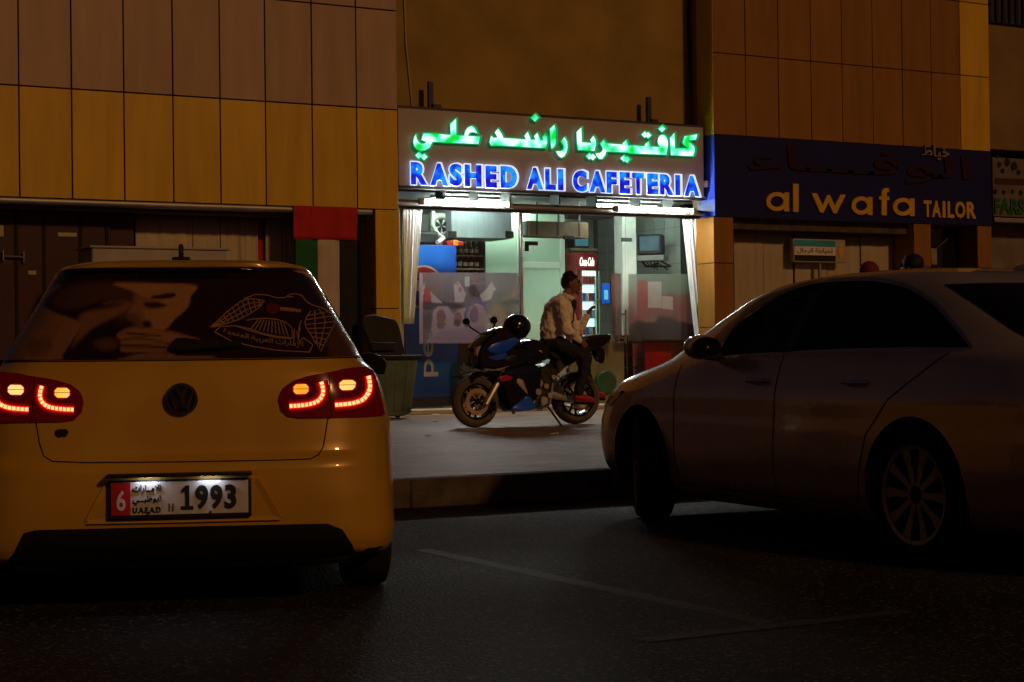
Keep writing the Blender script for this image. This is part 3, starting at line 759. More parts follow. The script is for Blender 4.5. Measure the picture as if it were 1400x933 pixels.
printed('window_poster', 'see-through film poster of men and horses on the left pane', (573, 711, 373, 470), 'film_print', (.14, .125, .14), [
 ([(573, 373), (577.5, 373), (577.5, 470), (573, 470)], pk, .6, .9), ([(706, 373), (711, 373), (711, 470), (706, 470)], pk, .8, .5),
 ([(578, 414), (600, 412), (634, 416), (634, 422), (578, 424)], dk, 3, .8), ([(676, 415), (709, 410), (709, 416), (684, 419)], dk, 2, .7),
 ([(592, 425), (598, 419), (612, 419), (620, 430), (627, 423), (640, 420), (650, 415), (660, 415), (668, 434), (674, 452), (664, 469), (583, 469), (590, 448)], pk, 4, .9),
 ([(600, 452), (660, 446), (668, 468), (588, 468)], (.24, .19, .30), 7, .7),
 (blob(603, 434, 6.5, 11), sk_, 3, .9), ([(596, 442), (610, 442), (606, 450), (599, 450)], dk, 3, .6), ([(598, 431), (609, 431), (609, 433.5), (598, 433.5)], dk, 1.5, .7),
 (blob(626, 436, 5.5, 9), sk_, 3, .85), (blob(625, 442, 5, 5), dk, 3, .7),
 (blob(648, 430, 6.5, 12), sk_, 3, .7), (stroke2d([(638, 448), (636, 430), (641, 418), (652, 412), (663, 418), (669, 432), (671, 448)], 4.5), bl_, 2.2, .9), (blob(647, 433, 6, 9), bl_, 3, .6),
 ([(668, 430), (676, 418), (682, 415), (688, 420), (691, 432), (688, 446), (676, 452), (669, 446)], tn, 3.5, .85), (blob(680, 432, 5, 7), sk_, 4, .6), ([(672, 450), (690, 446), (694, 468), (672, 468)], tn, 5, .5),
 ([(620, 390), (626, 384), (632, 393), (637, 402), (634, 413), (622, 413), (621, 400)], wh, 3, .7), (blob(629, 396, 3, 4), sk_, 2, .8), (blob(625, 388, 2.5, 3), tn, 1.5, .9),
 ([(640, 392), (648, 389), (655, 398), (656, 407), (643, 406)], dk, 2.5, .8), (blob(647, 384, 3, 3.5), sk_, 1.5, .8), ([(635, 379), (642, 378), (642, 392), (635, 392)], (.34, .44, .38), 2, .7),
 ([(656, 404), (665, 395), (672, 385), (678, 396), (675, 398), (671, 409), (660, 413)], wh, 2.5, .8),
 ([(580, 390), (588, 398), (590, 412), (579, 414)], rd_, 2.5, .85), ([(588, 398), (600, 410), (606, 415), (590, 414)], wh, 2, .6), ([(579, 388), (581.5, 388), (577, 412), (575.5, 412)], wh, 1, .6),
 ([(683, 412), (698, 402), (704, 393), (707, 404), (692, 411)], tn, 2, .9), ([(701, 395), (706, 394), (707, 404), (702, 404)], (.42, .16, .05), 1.5, .8),
 (blob(586, 458, 6, 6), gr, 2, .6), ([(578, 430), (590, 428), (588, 446), (579, 450)], dk, 4, .5)])
printed('window_poster', 'reddish see-through film poster on the right-hand pane', (859, 951, 375, 466), 'film_print_red', (.20, .20, .18), [
 ([(859, 375), (900, 375), (951, 372), (951, 405), (925, 408), (905, 404), (859, 400)], (.16, .26, .20), 3, .8),
 ([(859, 402), (951, 402), (951, 468), (859, 468)], (.26, .08, .08), 7, .8),
 ([(872, 384), (885, 382), (886, 440), (874, 440)], (.36, .10, .09), 3, .8), (stroke2d([(868, 384), (869, 432)], 6), (.30, .26, .24), 3, .6),
 ([(886, 386), (904, 386), (904, 421), (886, 421)], (.46, .44, .40), 1, .85), ([(905, 405), (920, 406), (920, 424), (905, 423)], (.46, .42, .38), 1, .85),
 ([(861, 468), (861, 446), (872, 438), (884, 434), (912, 433), (930, 440), (951, 444), (951, 468)], (.045, .03, .03), 3, .95),
 (blob(887, 437, 12, 4), (.34, .18, .14), 2, .9), ([(876, 428), (880, 426), (884, 432), (878, 432)], (.30, .2, .15), 1.5, .7), ([(894, 426), (898, 428), (896, 433), (891, 432)], (.30, .2, .15), 1.5, .7)], 64, 56)
FC = film('window_poster', 'pinkish film band across the glass door', (836, 850, 374, 464), 'film_right')
FD = film('window_poster', 'narrow film strip on the door beside the blue card', (812, 822, 378, 462), 'film_green')
KS = thing('card_sign', 'small bright blue card stuck on the glass door', 'card', (0, 0, 0))
a, c = at(823, 388, GY - .02), at(834, 415, GY - .02)
B().box(a.x, c.x, GY - .02, GY - .010, c.z, a.z).o('card', 'kiosk_blue', KS, bev=.003)
c2 = at(828.5, 402, GY - .02)
B().box(c2.x - .035, c2.x + .035, GY - .024, GY - .0205, c2.z - .09, c2.z + .06).o('card_picture', 'kiosk_cyan', KS, smooth=0)

# ---- cafeteria sign
SG = thing('shop_sign', 'lit cafeteria sign with green arabic and blue latin letters', 'sign', (0, 0, 0))
sx0, sx1 = at(544.5, 200, CY).x, at(962, 220, CY).x
B().box(sx0, sx1, CY, CY + .10, sgz0, sgz1).o('sign_board', 'sign_face', SG, bev=.008)
B().box(sx0, sx1, CY + .002, CY + .13, sgz1 + .001, sgz1 + .035).o('sign_cap', 'steel_dark', SG, smooth=0)
B().box(sx0, sx1, CY - .03, CY + .1, sgz0 - .035, sgz0 - .001).o('sign_ledge', 'steel_dark', SG, smooth=0)
for px, pt, pbm in ((588.5, 112, 150), (887, 133, 170)):
    a, c = at(px, pt, CY + .2), at(px, pbm, CY + .2)
    B().box(a.x - .035, a.x + .035, CY + .18, CY + .24, c.z, a.z).box(a.x, a.x + .16, CY + .18, CY + .24, c.z + .03, c.z + .08).o('bracket', 'steel_dark', SG, smooth=0)
letters = [('R', 561, 584, 221.5, 253.5), ('A', 587.5, 612.5, 223, 254.5), ('S', 613.5, 632, 223.5, 255), ('H', 634.5, 658.5, 225, 256), ('E', 663, 679.5, 226.5, 257.5), ('D', 683.5, 707, 227, 258),
           ('A', 719.5, 742.5, 229, 259.7), ('L', 744.5, 760, 230.5, 260.5), ('I', 762, 770.5, 231, 261.2), ('C', 782.5, 802.5, 232.5, 263), ('A', 805, 827.5, 233.5, 263.6), ('F', 828.5, 843.5, 234.5, 264.6),
           ('E', 846.5, 861.5, 235, 265.5), ('T', 863.5, 880.5, 236, 266), ('E', 884, 900, 237, 266.6), ('R', 901.5, 920.5, 238, 267.5), ('I', 922.5, 930, 239, 268), ('A', 934.5, 956.5, 240, 269.3)]
for ch, x0, x1, y0, y1 in letters:
    o = facetext('letter', ch, (x0 - .6, x1 + .6, y0 - .6, y1 + .6), CY - .012, 'white_rim', SG, .068, .05)
    facetext('letter_face', ch, (x0 + .7, x1 - .7, y0 + .7, y1 - .7), CY - .064, 'blue_glow', o, .058, .012)
# arabic: traced outlines
def Z1(p): return [(555 + x / 11.667, 145 + y / 11.667) for x, y in p]
def Z2(p): return [(660 + x / 11.667, 145 + y / 11.667) for x, y in p]
def Z3(p): return [(770 + x / 13.33, 155 + y / 13.33) for x, y in p]
def Z4(p): return [(860 + x / 14., 160 + y / 14.) for x, y in p]
def dia(cx, cy, r): return [(cx - r, cy), (cx, cy - r), (cx + r, cy), (cx, cy + r)]
AR = {
 'ali': [Z1([(155, 455), (165, 520), (200, 580), (240, 605), (300, 600), (325, 575), (245, 545), (275, 440), (420, 442), (690, 465), (712, 462), (705, 285), (795, 205), (800, 470), (925, 478), (945, 400), (985, 345), (1040, 320), (1090, 350), (1140, 445), (1090, 425), (1040, 420), (1000, 445), (985, 480), (1180, 490), (1150, 610), (700, 590), (425, 572), (400, 610), (370, 670), (300, 710), (230, 718), (170, 690), (130, 640), (115, 570), (130, 500)])],
 'rashid': [Z2([(130, 480), (165, 510), (235, 505), (190, 425), (240, 365), (300, 450), (325, 512), (560, 528), (690, 540), (662, 480), (712, 415), (765, 540), (840, 545), (815, 485), (865, 432), (915, 545), (960, 552), (950, 500), (990, 450), (1022, 500), (1025, 580), (1000, 675), (700, 660), (300, 635), (130, 635), (105, 580)]),
            Z2([(1068, 370), (1135, 305), (1160, 380), (1160, 600), (1140, 650), (1095, 690), (1078, 560)]),
            Z2([(1300, 500), (1340, 570), (1350, 660), (1330, 750), (1290, 810), (1250, 830), (1200, 790), (1165, 725), (1240, 725), (1285, 690), (1290, 640), (1245, 570)])],
 'caf': [Z3([(325, 262), (335, 530), (520, 545), (488, 490), (545, 415), (585, 480), (595, 560), (565, 690), (270, 670), (250, 560), (242, 345)]),
         Z3([(730, 490), (770, 550), (900, 560), (1090, 575), (1080, 550), (1145, 490), (1175, 590), (1333, 590), (1333, 730), (1110, 715), (780, 700), (760, 770), (700, 840), (650, 835), (600, 770), (590, 730), (660, 730), (710, 690), (720, 640), (672, 555)]),
         Z4([(0, 548), (300, 562), (305, 520), (375, 470), (395, 570), (600, 580), (560, 540), (545, 470), (560, 400), (600, 350), (650, 340), (700, 370), (735, 460), (742, 560), (705, 728), (0, 700)]),
         Z4([(860, 315), (875, 605), (1130, 600), (1050, 545), (1020, 490), (1060, 370), (1300, 335), (1270, 440), (1120, 455), (1240, 570), (1255, 640), (1225, 755), (800, 735), (780, 400)])],
}
DOTS = [Z1(dia(200, 790, 55)), Z1(dia(285, 815, 55)), Z2(dia(828, 190, 60)), Z3(dia(470, 785, 60)), Z3(dia(535, 800, 60)), Z3(dia(1100, 825, 62)), Z3(dia(1160, 845, 62)), Z4(dia(295, 340, 62)), Z4(dia(360, 355, 62)), Z4(dia(625, 228, 68))]
for name, polys in [('arabic_letter', p) for v in AR.values() for p in v] + [('arabic_dot', d) for d in DOTS]:
    Y_ = CY - .012
    o = B().prism(XZ(inflate(polys, 1.0) if name == 'arabic_letter' else inflate(polys, .8), Y_), 'y', Y_ - .05, Y_).o(name, 'green_rim', SG, smooth=0)
    B().prism(XZ(inflate(polys, -.2), Y_ - .052), 'y', Y_ - .064, Y_ - .052).o('letter_face', 'green_glow', o, smooth=0)

# ---- fluorescent battens under the sign
def batten(px0, py0, px1, py1, label):
    Y_ = CY - .04
    a, c = at(px0, py0, Y_), at(px1, py1, Y_)
    z = (a.z + c.z) / 2
    t = thing('tube_light', label, 'light', (0, 0, 0), group='fluorescent tubes under the sign')
    B().cyl((a.x + .03, Y_, z), (c.x - .03, Y_, z), .021, n=14).o('tube', 'tube_glow', t)
    B().box(a.x - .03, c.x + .03, Y_ + .045, Y_ + .11, z - .01, z + .05).o('housing', 'alu_dull', t, bev=.008)
    for e_ in (a.x - .015, c.x + .015): B().box(e_ - .035, e_ + .035, Y_ - .03, Y_ + .044, z - .045, z + .045).o('end_cap', 'white_board', t, bev=.006)
batten(578, 275, 696, 280.5, 'bright white fluorescent tube under the left half of the cafeteria sign')
batten(844, 286, 948, 288, 'bright white fluorescent tube under the right half of the cafeteria sign')

# ---- curtains tied at the ends of the glass front
cloth('strip_curtain', 'plastic_strip', None, at(551, 300, GY - .1).x, at(577, 300, GY - .1).x, at(560, 443, GY).z, 3.16, GY - .12, .035, 5., .3, gather=.42, nx=40, nz=14, label='grey plastic strip curtain gathered at the left end of the glass', cat='curtain')
cloth('strip_curtain', 'plastic_strip', None, at(933, 300, GY - .1).x, at(966, 300, GY - .1).x, at(960, 470, GY).z, 3.16, GY - .12, .04, 5., 1.1, gather=.36, lean=.23, nx=40, nz=14, label='grey plastic strip curtain gathered at the right end of the glass', cat='curtain')

# ---- things in the room
FRY = 23.0
RB = thing('drinks_fridge', 'tall blue drinks fridge with red disc inside the left of the window', 'fridge', (0, 0, 0))
a, c = at(552, 334, FRY), at(626, 555, FRY)
B().box(a.x, c.x, FRY, FRY + .75, PZ + .08, a.z).o('cabinet', 'drinks_blue_side', RB, bev=.015)
B().box(a.x + .01, c.x - .01, FRY - .02, FRY - .001, PZ + .22, a.z - .02).o('front_panel', 'drinks_blue', RB, smooth=0)
B().box(a.x + .03, c.x - .03, FRY - .012, FRY - .001, PZ + .1, PZ + .2).o('kick_plate', 'black', RB, smooth=0)
gc = at(579, 393, FRY); R = .30
def arcpts(a0, a1, r, n=18): return [(gc.x + r * math.cos(a0 + (a1 - a0) * k / n), gc.z + r * math.sin(a0 + (a1 - a0) * k / n)) for k in range(n + 1)]
B().prism(arcpts(0, 2 * PI, R * 1.10, 36)[:-1], 'y', FRY - .024, FRY - .0205).o('disc_ring', 'disc_white', RB, smooth=0)
wav = [(gc.x - R + 2 * R * k / 12, gc.z + .04 + .07 * math.sin(k / 12 * 2 * PI)) for k in range(13)]
B().prism(arcpts(.12, PI - .12, R) + wav[1:-1], 'y', FRY - .029, FRY - .0245).o('disc_top', 'disc_red', RB, smooth=0)
B().prism(arcpts(PI + .3, 2 * PI - .3, R) + [(x, z - .16) for x, z in wav[:0:-1][1:-1]], 'y', FRY - .029, FRY - .0245).o('disc_bottom', 'disc_blue', RB, smooth=0)
tv, tf = glyphs('pepsi', .012)
tw = at(588, 515, FRY); te = at(588, 405, FRY)
tv2, _ = fit2d((tv, tf), 0, te.z - tw.z, 0, .30)
b = B(); solid2d(b, ([(tw.x + .12 - v, tw.z + u) for u, v in tv2], tf), lambda u, v, d: (u, d, v), FRY - .032, FRY - .0205)
b.o('lettering', 'film_letter', RB, smooth=0)
BG = B().box(-.24, .24, -.2, .2, 0, .22).o('storage_box', 'black', None, bev=.05, label='black box lying on top of the blue drinks fridge', cat='box')
c = at(574, 332, FRY + .35); BG.location = (c.x, FRY + .35, a.z + .001)
PK = thing('snack_packet', 'red and orange packets on the right corner of the blue fridge', 'packet', (0, 0, 0))
c = at(618, 330, FRY + .2)
M('packet_orange', (.6, .2, .03), .4)
for i, (dx_, mt) in enumerate(((-.09, 'can_red'), (.02, 'packet_orange'), (.10, 'can_red'))):
    B().box(c.x + dx_ - .045, c.x + dx_ + .045, FRY + .1, FRY + .25, a.z + .001, a.z + .07 + .02 * (i % 2)).o('packet', mt, PK, bev=.01)
# fan and hoses above the fridge
FN = thing('extract_fan', 'small white extractor fan above the blue fridge', 'fan', (0, 0, 0))
c = at(603, 309, FRY + .5)
B().box(c.x - .17, c.x + .17, FRY + .5, FRY + .6, c.z - .2, c.z + .2).o('housing', 'white_paint', FN, bev=.02)
B().lathe([(.13, -.02), (.14, -.03), (.12, -.03), (.11, 0)], (c.x, FRY + .499, c.z), 'y').o('ring', 'white_board', FN)
b = B()
for k in range(5):
    t = k * 2 * PI / 5; b.prism([(c.x, c.z), (c.x + .11 * math.cos(t), c.z + .11 * math.sin(t)), (c.x + .11 * math.cos(t + .8), c.z + .11 * math.sin(t + .8))], 'y', FRY + .485, FRY + .495)
b.o('blade', 'black', FN, smooth=0)
B().tube([at(592, 290, FRY + .35), at(591, 308, FRY + .3), at(598, 320, FRY + .2), at(606, 326, FRY + .15), at(598, 332, FRY + .05)], .035, 8).o('hose', 'white_paint', None, label='white flexible hose looping down beside the extractor fan', cat='hose')
# grey duct box
DB = thing('duct_box', 'grey ribbed box hung under the ceiling above the bottles', 'duct', (0, 0, 0))
a, c = at(617, 288, FRY + .3), at(700, 327, FRY + .3)
B().box(a.x, c.x, FRY + .3, FRY + 1.0, c.z, ZC - .002).o('casing', 'grey_box', DB, bev=.01)
for px in (618, 696):
    q = at(px, 321, FRY + .29); B().box(q.x - .06, q.x + .06, FRY + .25, FRY + .299, q.z - .05, q.z + .05).o('bracket', 'black', DB, smooth=0)
# bottle shelf
BS = 24.2
SH = thing('shelf_unit', 'narrow dark shelf unit of bottles beside the blue fridge', 'shelf', (0, 0, 0))
a, c = at(622, 330, BS), at(662, 520, BS)
B().box(a.x - .03, c.x + .02, BS + .32, BS + .34, PZ + .06, a.z + .15).o('back_panel', 'black', SH, smooth=0)
for s in (a.x - .05, c.x + .02): B().box(s, s + .03, BS, BS + .34, PZ + .06, a.z + .15).o('side_panel', 'steel_dark', SH, smooth=0)
rows = [349, 367, 386, 420, 455]
M('cap_white', (.6, .62, .58), .4)
bt = None
for r, py in enumerate(rows):
    zsh = at(640, py, BS).z
    B().box(a.x - .02, c.x + .02, BS, BS + .31, zsh - .02, zsh).o('shelf', 'cream', SH, smooth=0)
    if r > 3: continue
    for i in range(5):
        x_ = a.x + .05 + i * (c.x - a.x - .1) / 4
        lb = '%s bottle from the left on the %s shelf beside the blue fridge' % (('first', 'second', 'third', 'fourth', 'fifth')[i], ('top', 'second', 'third', 'fourth')[r])
        if bt is None:
            bt = thing('bottle', lb, 'bottle', (x_, BS + .12, zsh + .001), group='bottles on the shelf unit')
            B().lathe([(0, 0), (.032, 0), (.035, .01), (.035, .11), (.03, .14), (.014, .17), (.013, .2), (0, .2)], (0, 0, 0), 'z', 12).o('glass', 'bottle_dark', bt)
            B().lathe([(.0351, .04), (.0362, .04), (.0362, .1), (.0351, .1)], (0, 0, 0), 'z', 12).o('paper_label', 'cream', bt)
            B().lathe([(0, .222), (.017, .22), (.017, .198), (.0135, .198)], (0, 0, 0), 'z', 12).o('cap', 'cap_white', bt)
        else: dup(bt, (x_, BS + .12, zsh + .001), lb)
# pale partition with an inner door
PT = thing('partition_door', 'pale green partition and inner door at the back of the cafeteria', 'door', (0, 0, 0))
PY_ = 24.6
a, c = at(663, 330, PY_), at(706, 330, PY_)
B().box(a.x, c.x, PY_, PY_ + .05, PZ + .06, ZC - .002).o('panel', 'pale_green', PT, smooth=0)
d0, d1 = at(713, 330, PY_), at(772, 330, PY_)
for px in (709, 768): 
    q = at(px, 330, PY_).x; B().box(q - .045, q + .045, PY_ - .03, PY_ + .06, PZ + .06, ZC - .002).o('jamb', 'pale_frame', PT, bev=.006)
zr = at(740, 363, PY_).z
B().box(d0.x, d1.x - .1, PY_ + .005, PY_ + .04, zr + .05, ZC - .002).o('upper_panel', 'pale_green', PT, smooth=0)
B().box(d0.x, d1.x - .1, PY_ - .01, PY_ + .05, zr - .05, zr + .05).o('rail', 'pale_frame', PT, bev=.006)
B().box(d0.x, d1.x - .1, PY_ + .005, PY_ + .04, PZ + .06, zr - .05).o('lower_panel', 'pale_green', PT, smooth=0)
c = at(727, 333, GY + .05)
B().box(c.x - .12, c.x + .10, GY + .03, GY + .06, c.z - .03, c.z + .03).box(c.x - .12, c.x - .06, GY + .03, GY + .06, c.z - .12, c.z - .03).o('door_closer', 'black', None, bev=.004, label='black angled door closer on the glass above the rider', cat='closer')
HB = thing('hanging_board', 'brown board hung on three straps inside above the rider', 'board', (0, 0, 0))
hy = 23.2
a, c = at(723, 302, hy), at(805, 326, hy)
B().box(a.x, c.x, hy, hy + .25, c.z, a.z).o('board', 'brown_board', HB, bev=.012)
B().box(a.x - .06, a.x - .001, hy + .02, hy + .23, c.z + .01, a.z - .01).o('end_cap', 'grey_box', HB, bev=.02)
for px in (734, 763, 792):
    q = at(px, 300, hy).x; B().box(q - .012, q + .012, hy - .012, hy - .001, c.z + .03, ZC - .002).o('strap', 'steel_dark', HB, smooth=0)
TB = thing('television', 'small blue television on a shelf at the back of the cafeteria', 'television', (0, 0, 0))
ty = 25.2
a, c = at(784, 320, ty), at(806, 340, ty)
B().box(a.x, c.x, ty, ty + .35, c.z, a.z).o('case', 'tv_case', TB, bev=.02)
B().box(a.x + .03, c.x - .03, ty - .012, ty - .001, c.z + .04, a.z - .03).o('screen', 'tv_blue', TB, smooth=0)
B().box(a.x - .12, c.x + .1, ty - .1, BY - .001, c.z - .05, c.z - .001).o('wall_shelf', 'cream', TB, smooth=0)
# red drinks cooler
RC = thing('drinks_cooler', 'glass-door drinks cooler with glowing red header behind the rider', 'fridge', (0, 0, 0))
cy = 24.3
a, c = at(787, 345, cy), at(816, 345, cy)
zh = at(800, 368, cy).z
B().box(a.x, c.x, cy, cy + .6, PZ + .065, a.z).o('cabinet', 'cooler_red', RC, bev=.02)
B().box(a.x + .01, c.x - .01, cy - .03, cy - .001, zh, a.z - .01).o('header', 'cooler_red', RC, bev=.01)
facetext('script', 'Coca-Cola', (792.5, 812, 352, 364), cy - .034, 'script_glow', RC, .02, .01, shear=.3)
B().box(a.x + .07, c.x - .03, cy - .012, cy - .001, PZ + .25, zh - .03).o('lit_interior', 'cooler_light', RC, smooth=0)
for k in range(6):
    zz_ = zh - .25 - k * .28
    if zz_ < PZ + .3: break
    B().box(a.x + .07, c.x - .03, cy - .06, cy - .013, zz_ - .012, zz_).o('shelf', 'alu', RC, smooth=0)
    for q in range(4):
        x_ = a.x + .13 + q * (c.x - a.x - .2) / 3.4
        B().cyl((x_, cy - .036, zz_ + .001), (x_, cy - .036, zz_ + .13), .028, n=8).o('can', ('can_red', 'drinks_blue', 'white_paint')[(k + q) % 3 if k else 0], RC)
pane('cooler_glass', a.x + .06, c.x - .02, PZ + .22, zh - .02, 'shop_glass', cy - .09, RC)
B().box(a.x + .02, a.x + .06, cy - .1, cy - .001, PZ + .2, zh).o('door_edge', 'cooler_red', RC, bev=.005)
# crt on the tiled wall
TV = thing('television', 'dark tube television on a bracket on the tiled wall', 'television', (0, 0, 0), 0)
tx = X1c - .42
q = atx(891, 335, tx)
TV.location = (q.x, q.y, q.z); TV.rotation_euler = (0, 0, math.radians(-48)); TV.scale = (.82, .82, .82)
B().box(-.25, .25, -.18, .1, -.2, .2).o('case', 'tv_case', TV, bev=.03)
B().prism([(-.16, -.14), (.16, -.14), (.16, .14), (-.16, .14)], 'y', .1, .3, .6).o('tube_back', 'tv_case', TV, bev=.02)
B().box(-.2, .2, -.195, -.181, -.13, .16).o('screen', 'tv_screen', TV, bev=.006)
B().box(-.3, .3, -.2, .18, -.33, -.22).o('player', 'alu_dull', TV, bev=.012)
B().tube([(-.2, 0, -.34), (-.2, .3, -.42), (.3, .4, -.42)], .018).tube([(.2, 0, -.34), (.3, .3, -.42)], .018).o('bracket', 'steel_dark', TV)
b = B()
for k in range(5): b.tube([(-.2 + .09 * k, -.1, -.3), (-.1 + .05 * k, .0, -.42 - .02 * k), (.1, .1, -.36), (.28, .12 + .02 * k, -.5)], .009, 5)
b.o('cables', 'wire', TV, kind='stuff')
# below the glass band: counter, rack, panel
RCn = thing('service_counter', 'red counter front behind the lower right glass', 'counter', (0, 0, 0))
y_ = 22.75
a, c = at(882, 468, y_), at(952, 468, y_)
B().box(a.x, c.x, y_, y_ + .5, PZ + .065, a.z).o('front', 'counter_red', RCn, bev=.01)
B().box(a.x - .02, c.x + .02, y_ - .02, y_ + .52, a.z + .001, a.z + .04).o('worktop', 'black', RCn, bev=.006)
RK = thing('wire_rack', 'black rack standing behind the glass door handle', 'rack', (0, 0, 0))
a, c = at(856, 467, y_), at(879, 467, y_)
B().box(a.x, c.x, y_ + .3, y_ + .33, PZ + .065, a.z + .1).o('back', 'black', RK, smooth=0)
for k in range(5): B().box(a.x, c.x, y_, y_ + .295, PZ + .2 + k * .2, PZ + .215 + k * .2).o('shelf', 'steel_dark', RK, smooth=0)
for s in (a.x, c.x - .02): B().box(s, s + .02, y_ - .022, y_ - .002, PZ + .065, a.z + .1).o('post', 'steel_dark', RK, smooth=0)
CP = thing('cream_panel', 'cream panel at floor level behind the rear of the motorcycle', 'panel', (0, 0, 0))
a, c = at(780, 470, y_), at(853, 470, y_)
B().box(a.x, c.x, y_, y_ + .04, PZ + .065, a.z).o('board', 'cream', CP, smooth=0)
B().box(a.x, c.x, y_ - .01, y_ + .05, a.z + .001, a.z + .03).o('rail', 'alu', CP, smooth=0)
c = at(829, 523, y_ - .06)
GD = B().lathe([(0, -.02), (.17, -.02), (.19, 0), (.19, .02), (0, .02)], (0, 0, 0), 'y', 24).o('round_tray', 'green_disc', None, label='round green tray leaning on the cream panel behind the rear wheel', cat='tray'); GD.location = c
# stacked crates low on the left behind the glass
M('crate_grey', (.12, .14, .14), .5, var=.3, vs=8)
for i, (px, w_) in enumerate(((638, .34), (668, .3), (697, .3))):
    for j in range(3 if i != 1 else 4):
        c = at(px, 540, 22.85)
        t = thing('drinks_crate', '%s crate from the floor in the %s stack of grey crates behind the bike' % (('lowest', 'second', 'third', 'fourth')[j], ('left', 'middle', 'right')[i]), 'crate', (c.x, 22.85, PZ + .062 + j * .222), group='grey crates behind the glass')
        w2 = w_ / 2
        B().box(-w2, w2, -.15, -.13, 0, .05).box(-w2, w2, -.15, -.13, .09, .13).box(-w2, w2, -.15, -.13, .17, .215).box(-w2, -w2 + .03, -.15, .15, .0, .215).box(w2 - .03, w2, -.15, .15, .0, .215).box(-w2, w2, .13, .15, 0, .215).box(-w2, w2, -.13, .13, 0, .02).o('shell', 'crate_grey', t, smooth=0)
# ceiling tubes in the room
for i, (x_, y2) in enumerate(((12.0, 22.85), (14.8, 22.85), (13.4, 24.4))):
    t = thing('tube_light', ('ceiling tube above the blue fridge inside the cafeteria', 'ceiling tube near the tiled wall inside the cafeteria', 'ceiling tube at the back of the cafeteria')[i], 'light', (x_, y2, ZC - .06), group='ceiling tubes in the room')
    B().cyl((-.58, 0, 0), (.58, 0, 0), .018, n=10).o('tube', 'tube_inside', t)
    B().box(-.62, .62, -.04, .04, .022, .058).o('housing', 'white_paint', t, bev=.006)

# ---- wires down the wall and the junction beside the sign
for pts, r, lb in (([(552, -20), (555, 60), (560, 110), (564, 149)], .012, 'thin pale wire on the wall above the left end of the cafeteria sign'),
                   ([(943, -20), (941, 40), (944, 110), (950, 173)], .022, 'dark cable on the wall above the right end, the leftmost of two'),
                   ([(949, -20), (945, 60), (948, 100), (958, 174)], .022, 'dark cable on the wall crossing its neighbour beside the dimmed ochre fascia')):
    B().tube([at(x, y, wy - .02) for x, y in pts], r, 6).o('cable', 'wire' if r > .02 else 'cream', None, label=lb, cat='cable')
B().box(at(957, 60, wy).x, rx[0] + .05, wy - .05, wy - .002, sgz1 + .05, BTOP).o('wall_conduit', 'maroon', CF, smooth=0)
JB = B().box(-.07, .07, -.05, .05, -.05, .05).o('junction_box', 'white_paint', None, bev=.015, label='small white junction box on the right end of the cafeteria sign', cat='box')
JB.location = at(968, 252, CY - .02)

# ------------------------------------------------------------------ cars
M('paint_gold', (.50, .285, .028), .36, metal=.1, var=.08, vs=2.5, coat=.5, det=8.)
M('paint_silver', (.52, .46, .40), .28, metal=.55, var=.07, vs=2.5, coat=1., det=8.)
M('car_black', (.006, .006, .007), .55, var=.2, spec=.3)
M('interior', (.012, .011, .011), .8)
M('window_film', (.022, .008, .010), .22, var=.15, coat=.25)
M('print_skin', (.27, .125, .045), .38, var=.12, vs=14)
M('print_dim', (.26, .12, .045), .38, var=.2, vs=14)
M('print_mid', (.09, .034, .015), .38, var=.2, vs=14)
M('print_ink', (.018, .006, .007), .38)
M('print_line', (.30, .155, .065), .45)
M('print_red', (.09, .010, .014), .4)
M('lamp_red', (.035, .001, .002), .12, spec=.25, emit=(.6, .004, .006), es=.05)
M('lamp_dark', (.02, .002, .003), .1, coat=.8)
M('led', (.5, .1, .02), .3, emit=(1., .38, .13), es=2.2)
M('led_halo', (.1, .0, .0), .5, spec=.1, emit=(1., .02, .01), es=.85)  # halos: glow around diodes and bulbs painted as emissive strips and patches
M('led_halo_mid', (.05, .0, .0), .5, spec=.1, emit=(1., .008, .006), es=.30)
M('led_halo_wide', (.04, .0, .0), .5, spec=.1, emit=(1., .004, .006), es=.10)
M('amber', (.6, .3, .02), .3, emit=((1., .30, .01), (1., .50, .05), (1., .72, .22)), es=1.05)
M('plate_white', (.50, .48, .50), .4, var=.05)
M('plate_red', (.38, .012, .02), .4)
M('plate_ink', (.012, .012, .014), .4)
M('plate_silver', (.55, .52, .54), .35)
M('plate_bulb', (.9, .9, .9), .3, emit=(.85, .9, 1.), es=22.)
M('seam', (.02, .009, .002), .8)
M('seam_grey', (.03, .026, .023), .8)
M('rim_alloy', (.34, .32, .32), .4, metal=.8, var=.1)
M('badge_grey', (.10, .10, .10), .25, metal=.9)
M('rim_dark', (.03, .03, .03), .5, metal=.5)
glassmat('tint_glass', (.30, .29, .29), ior=1.5)
M('rear_black', (.005, .005, .007), .3, spec=.12)
M('glass_black', (.006, .006, .008), .06, spec=.35)

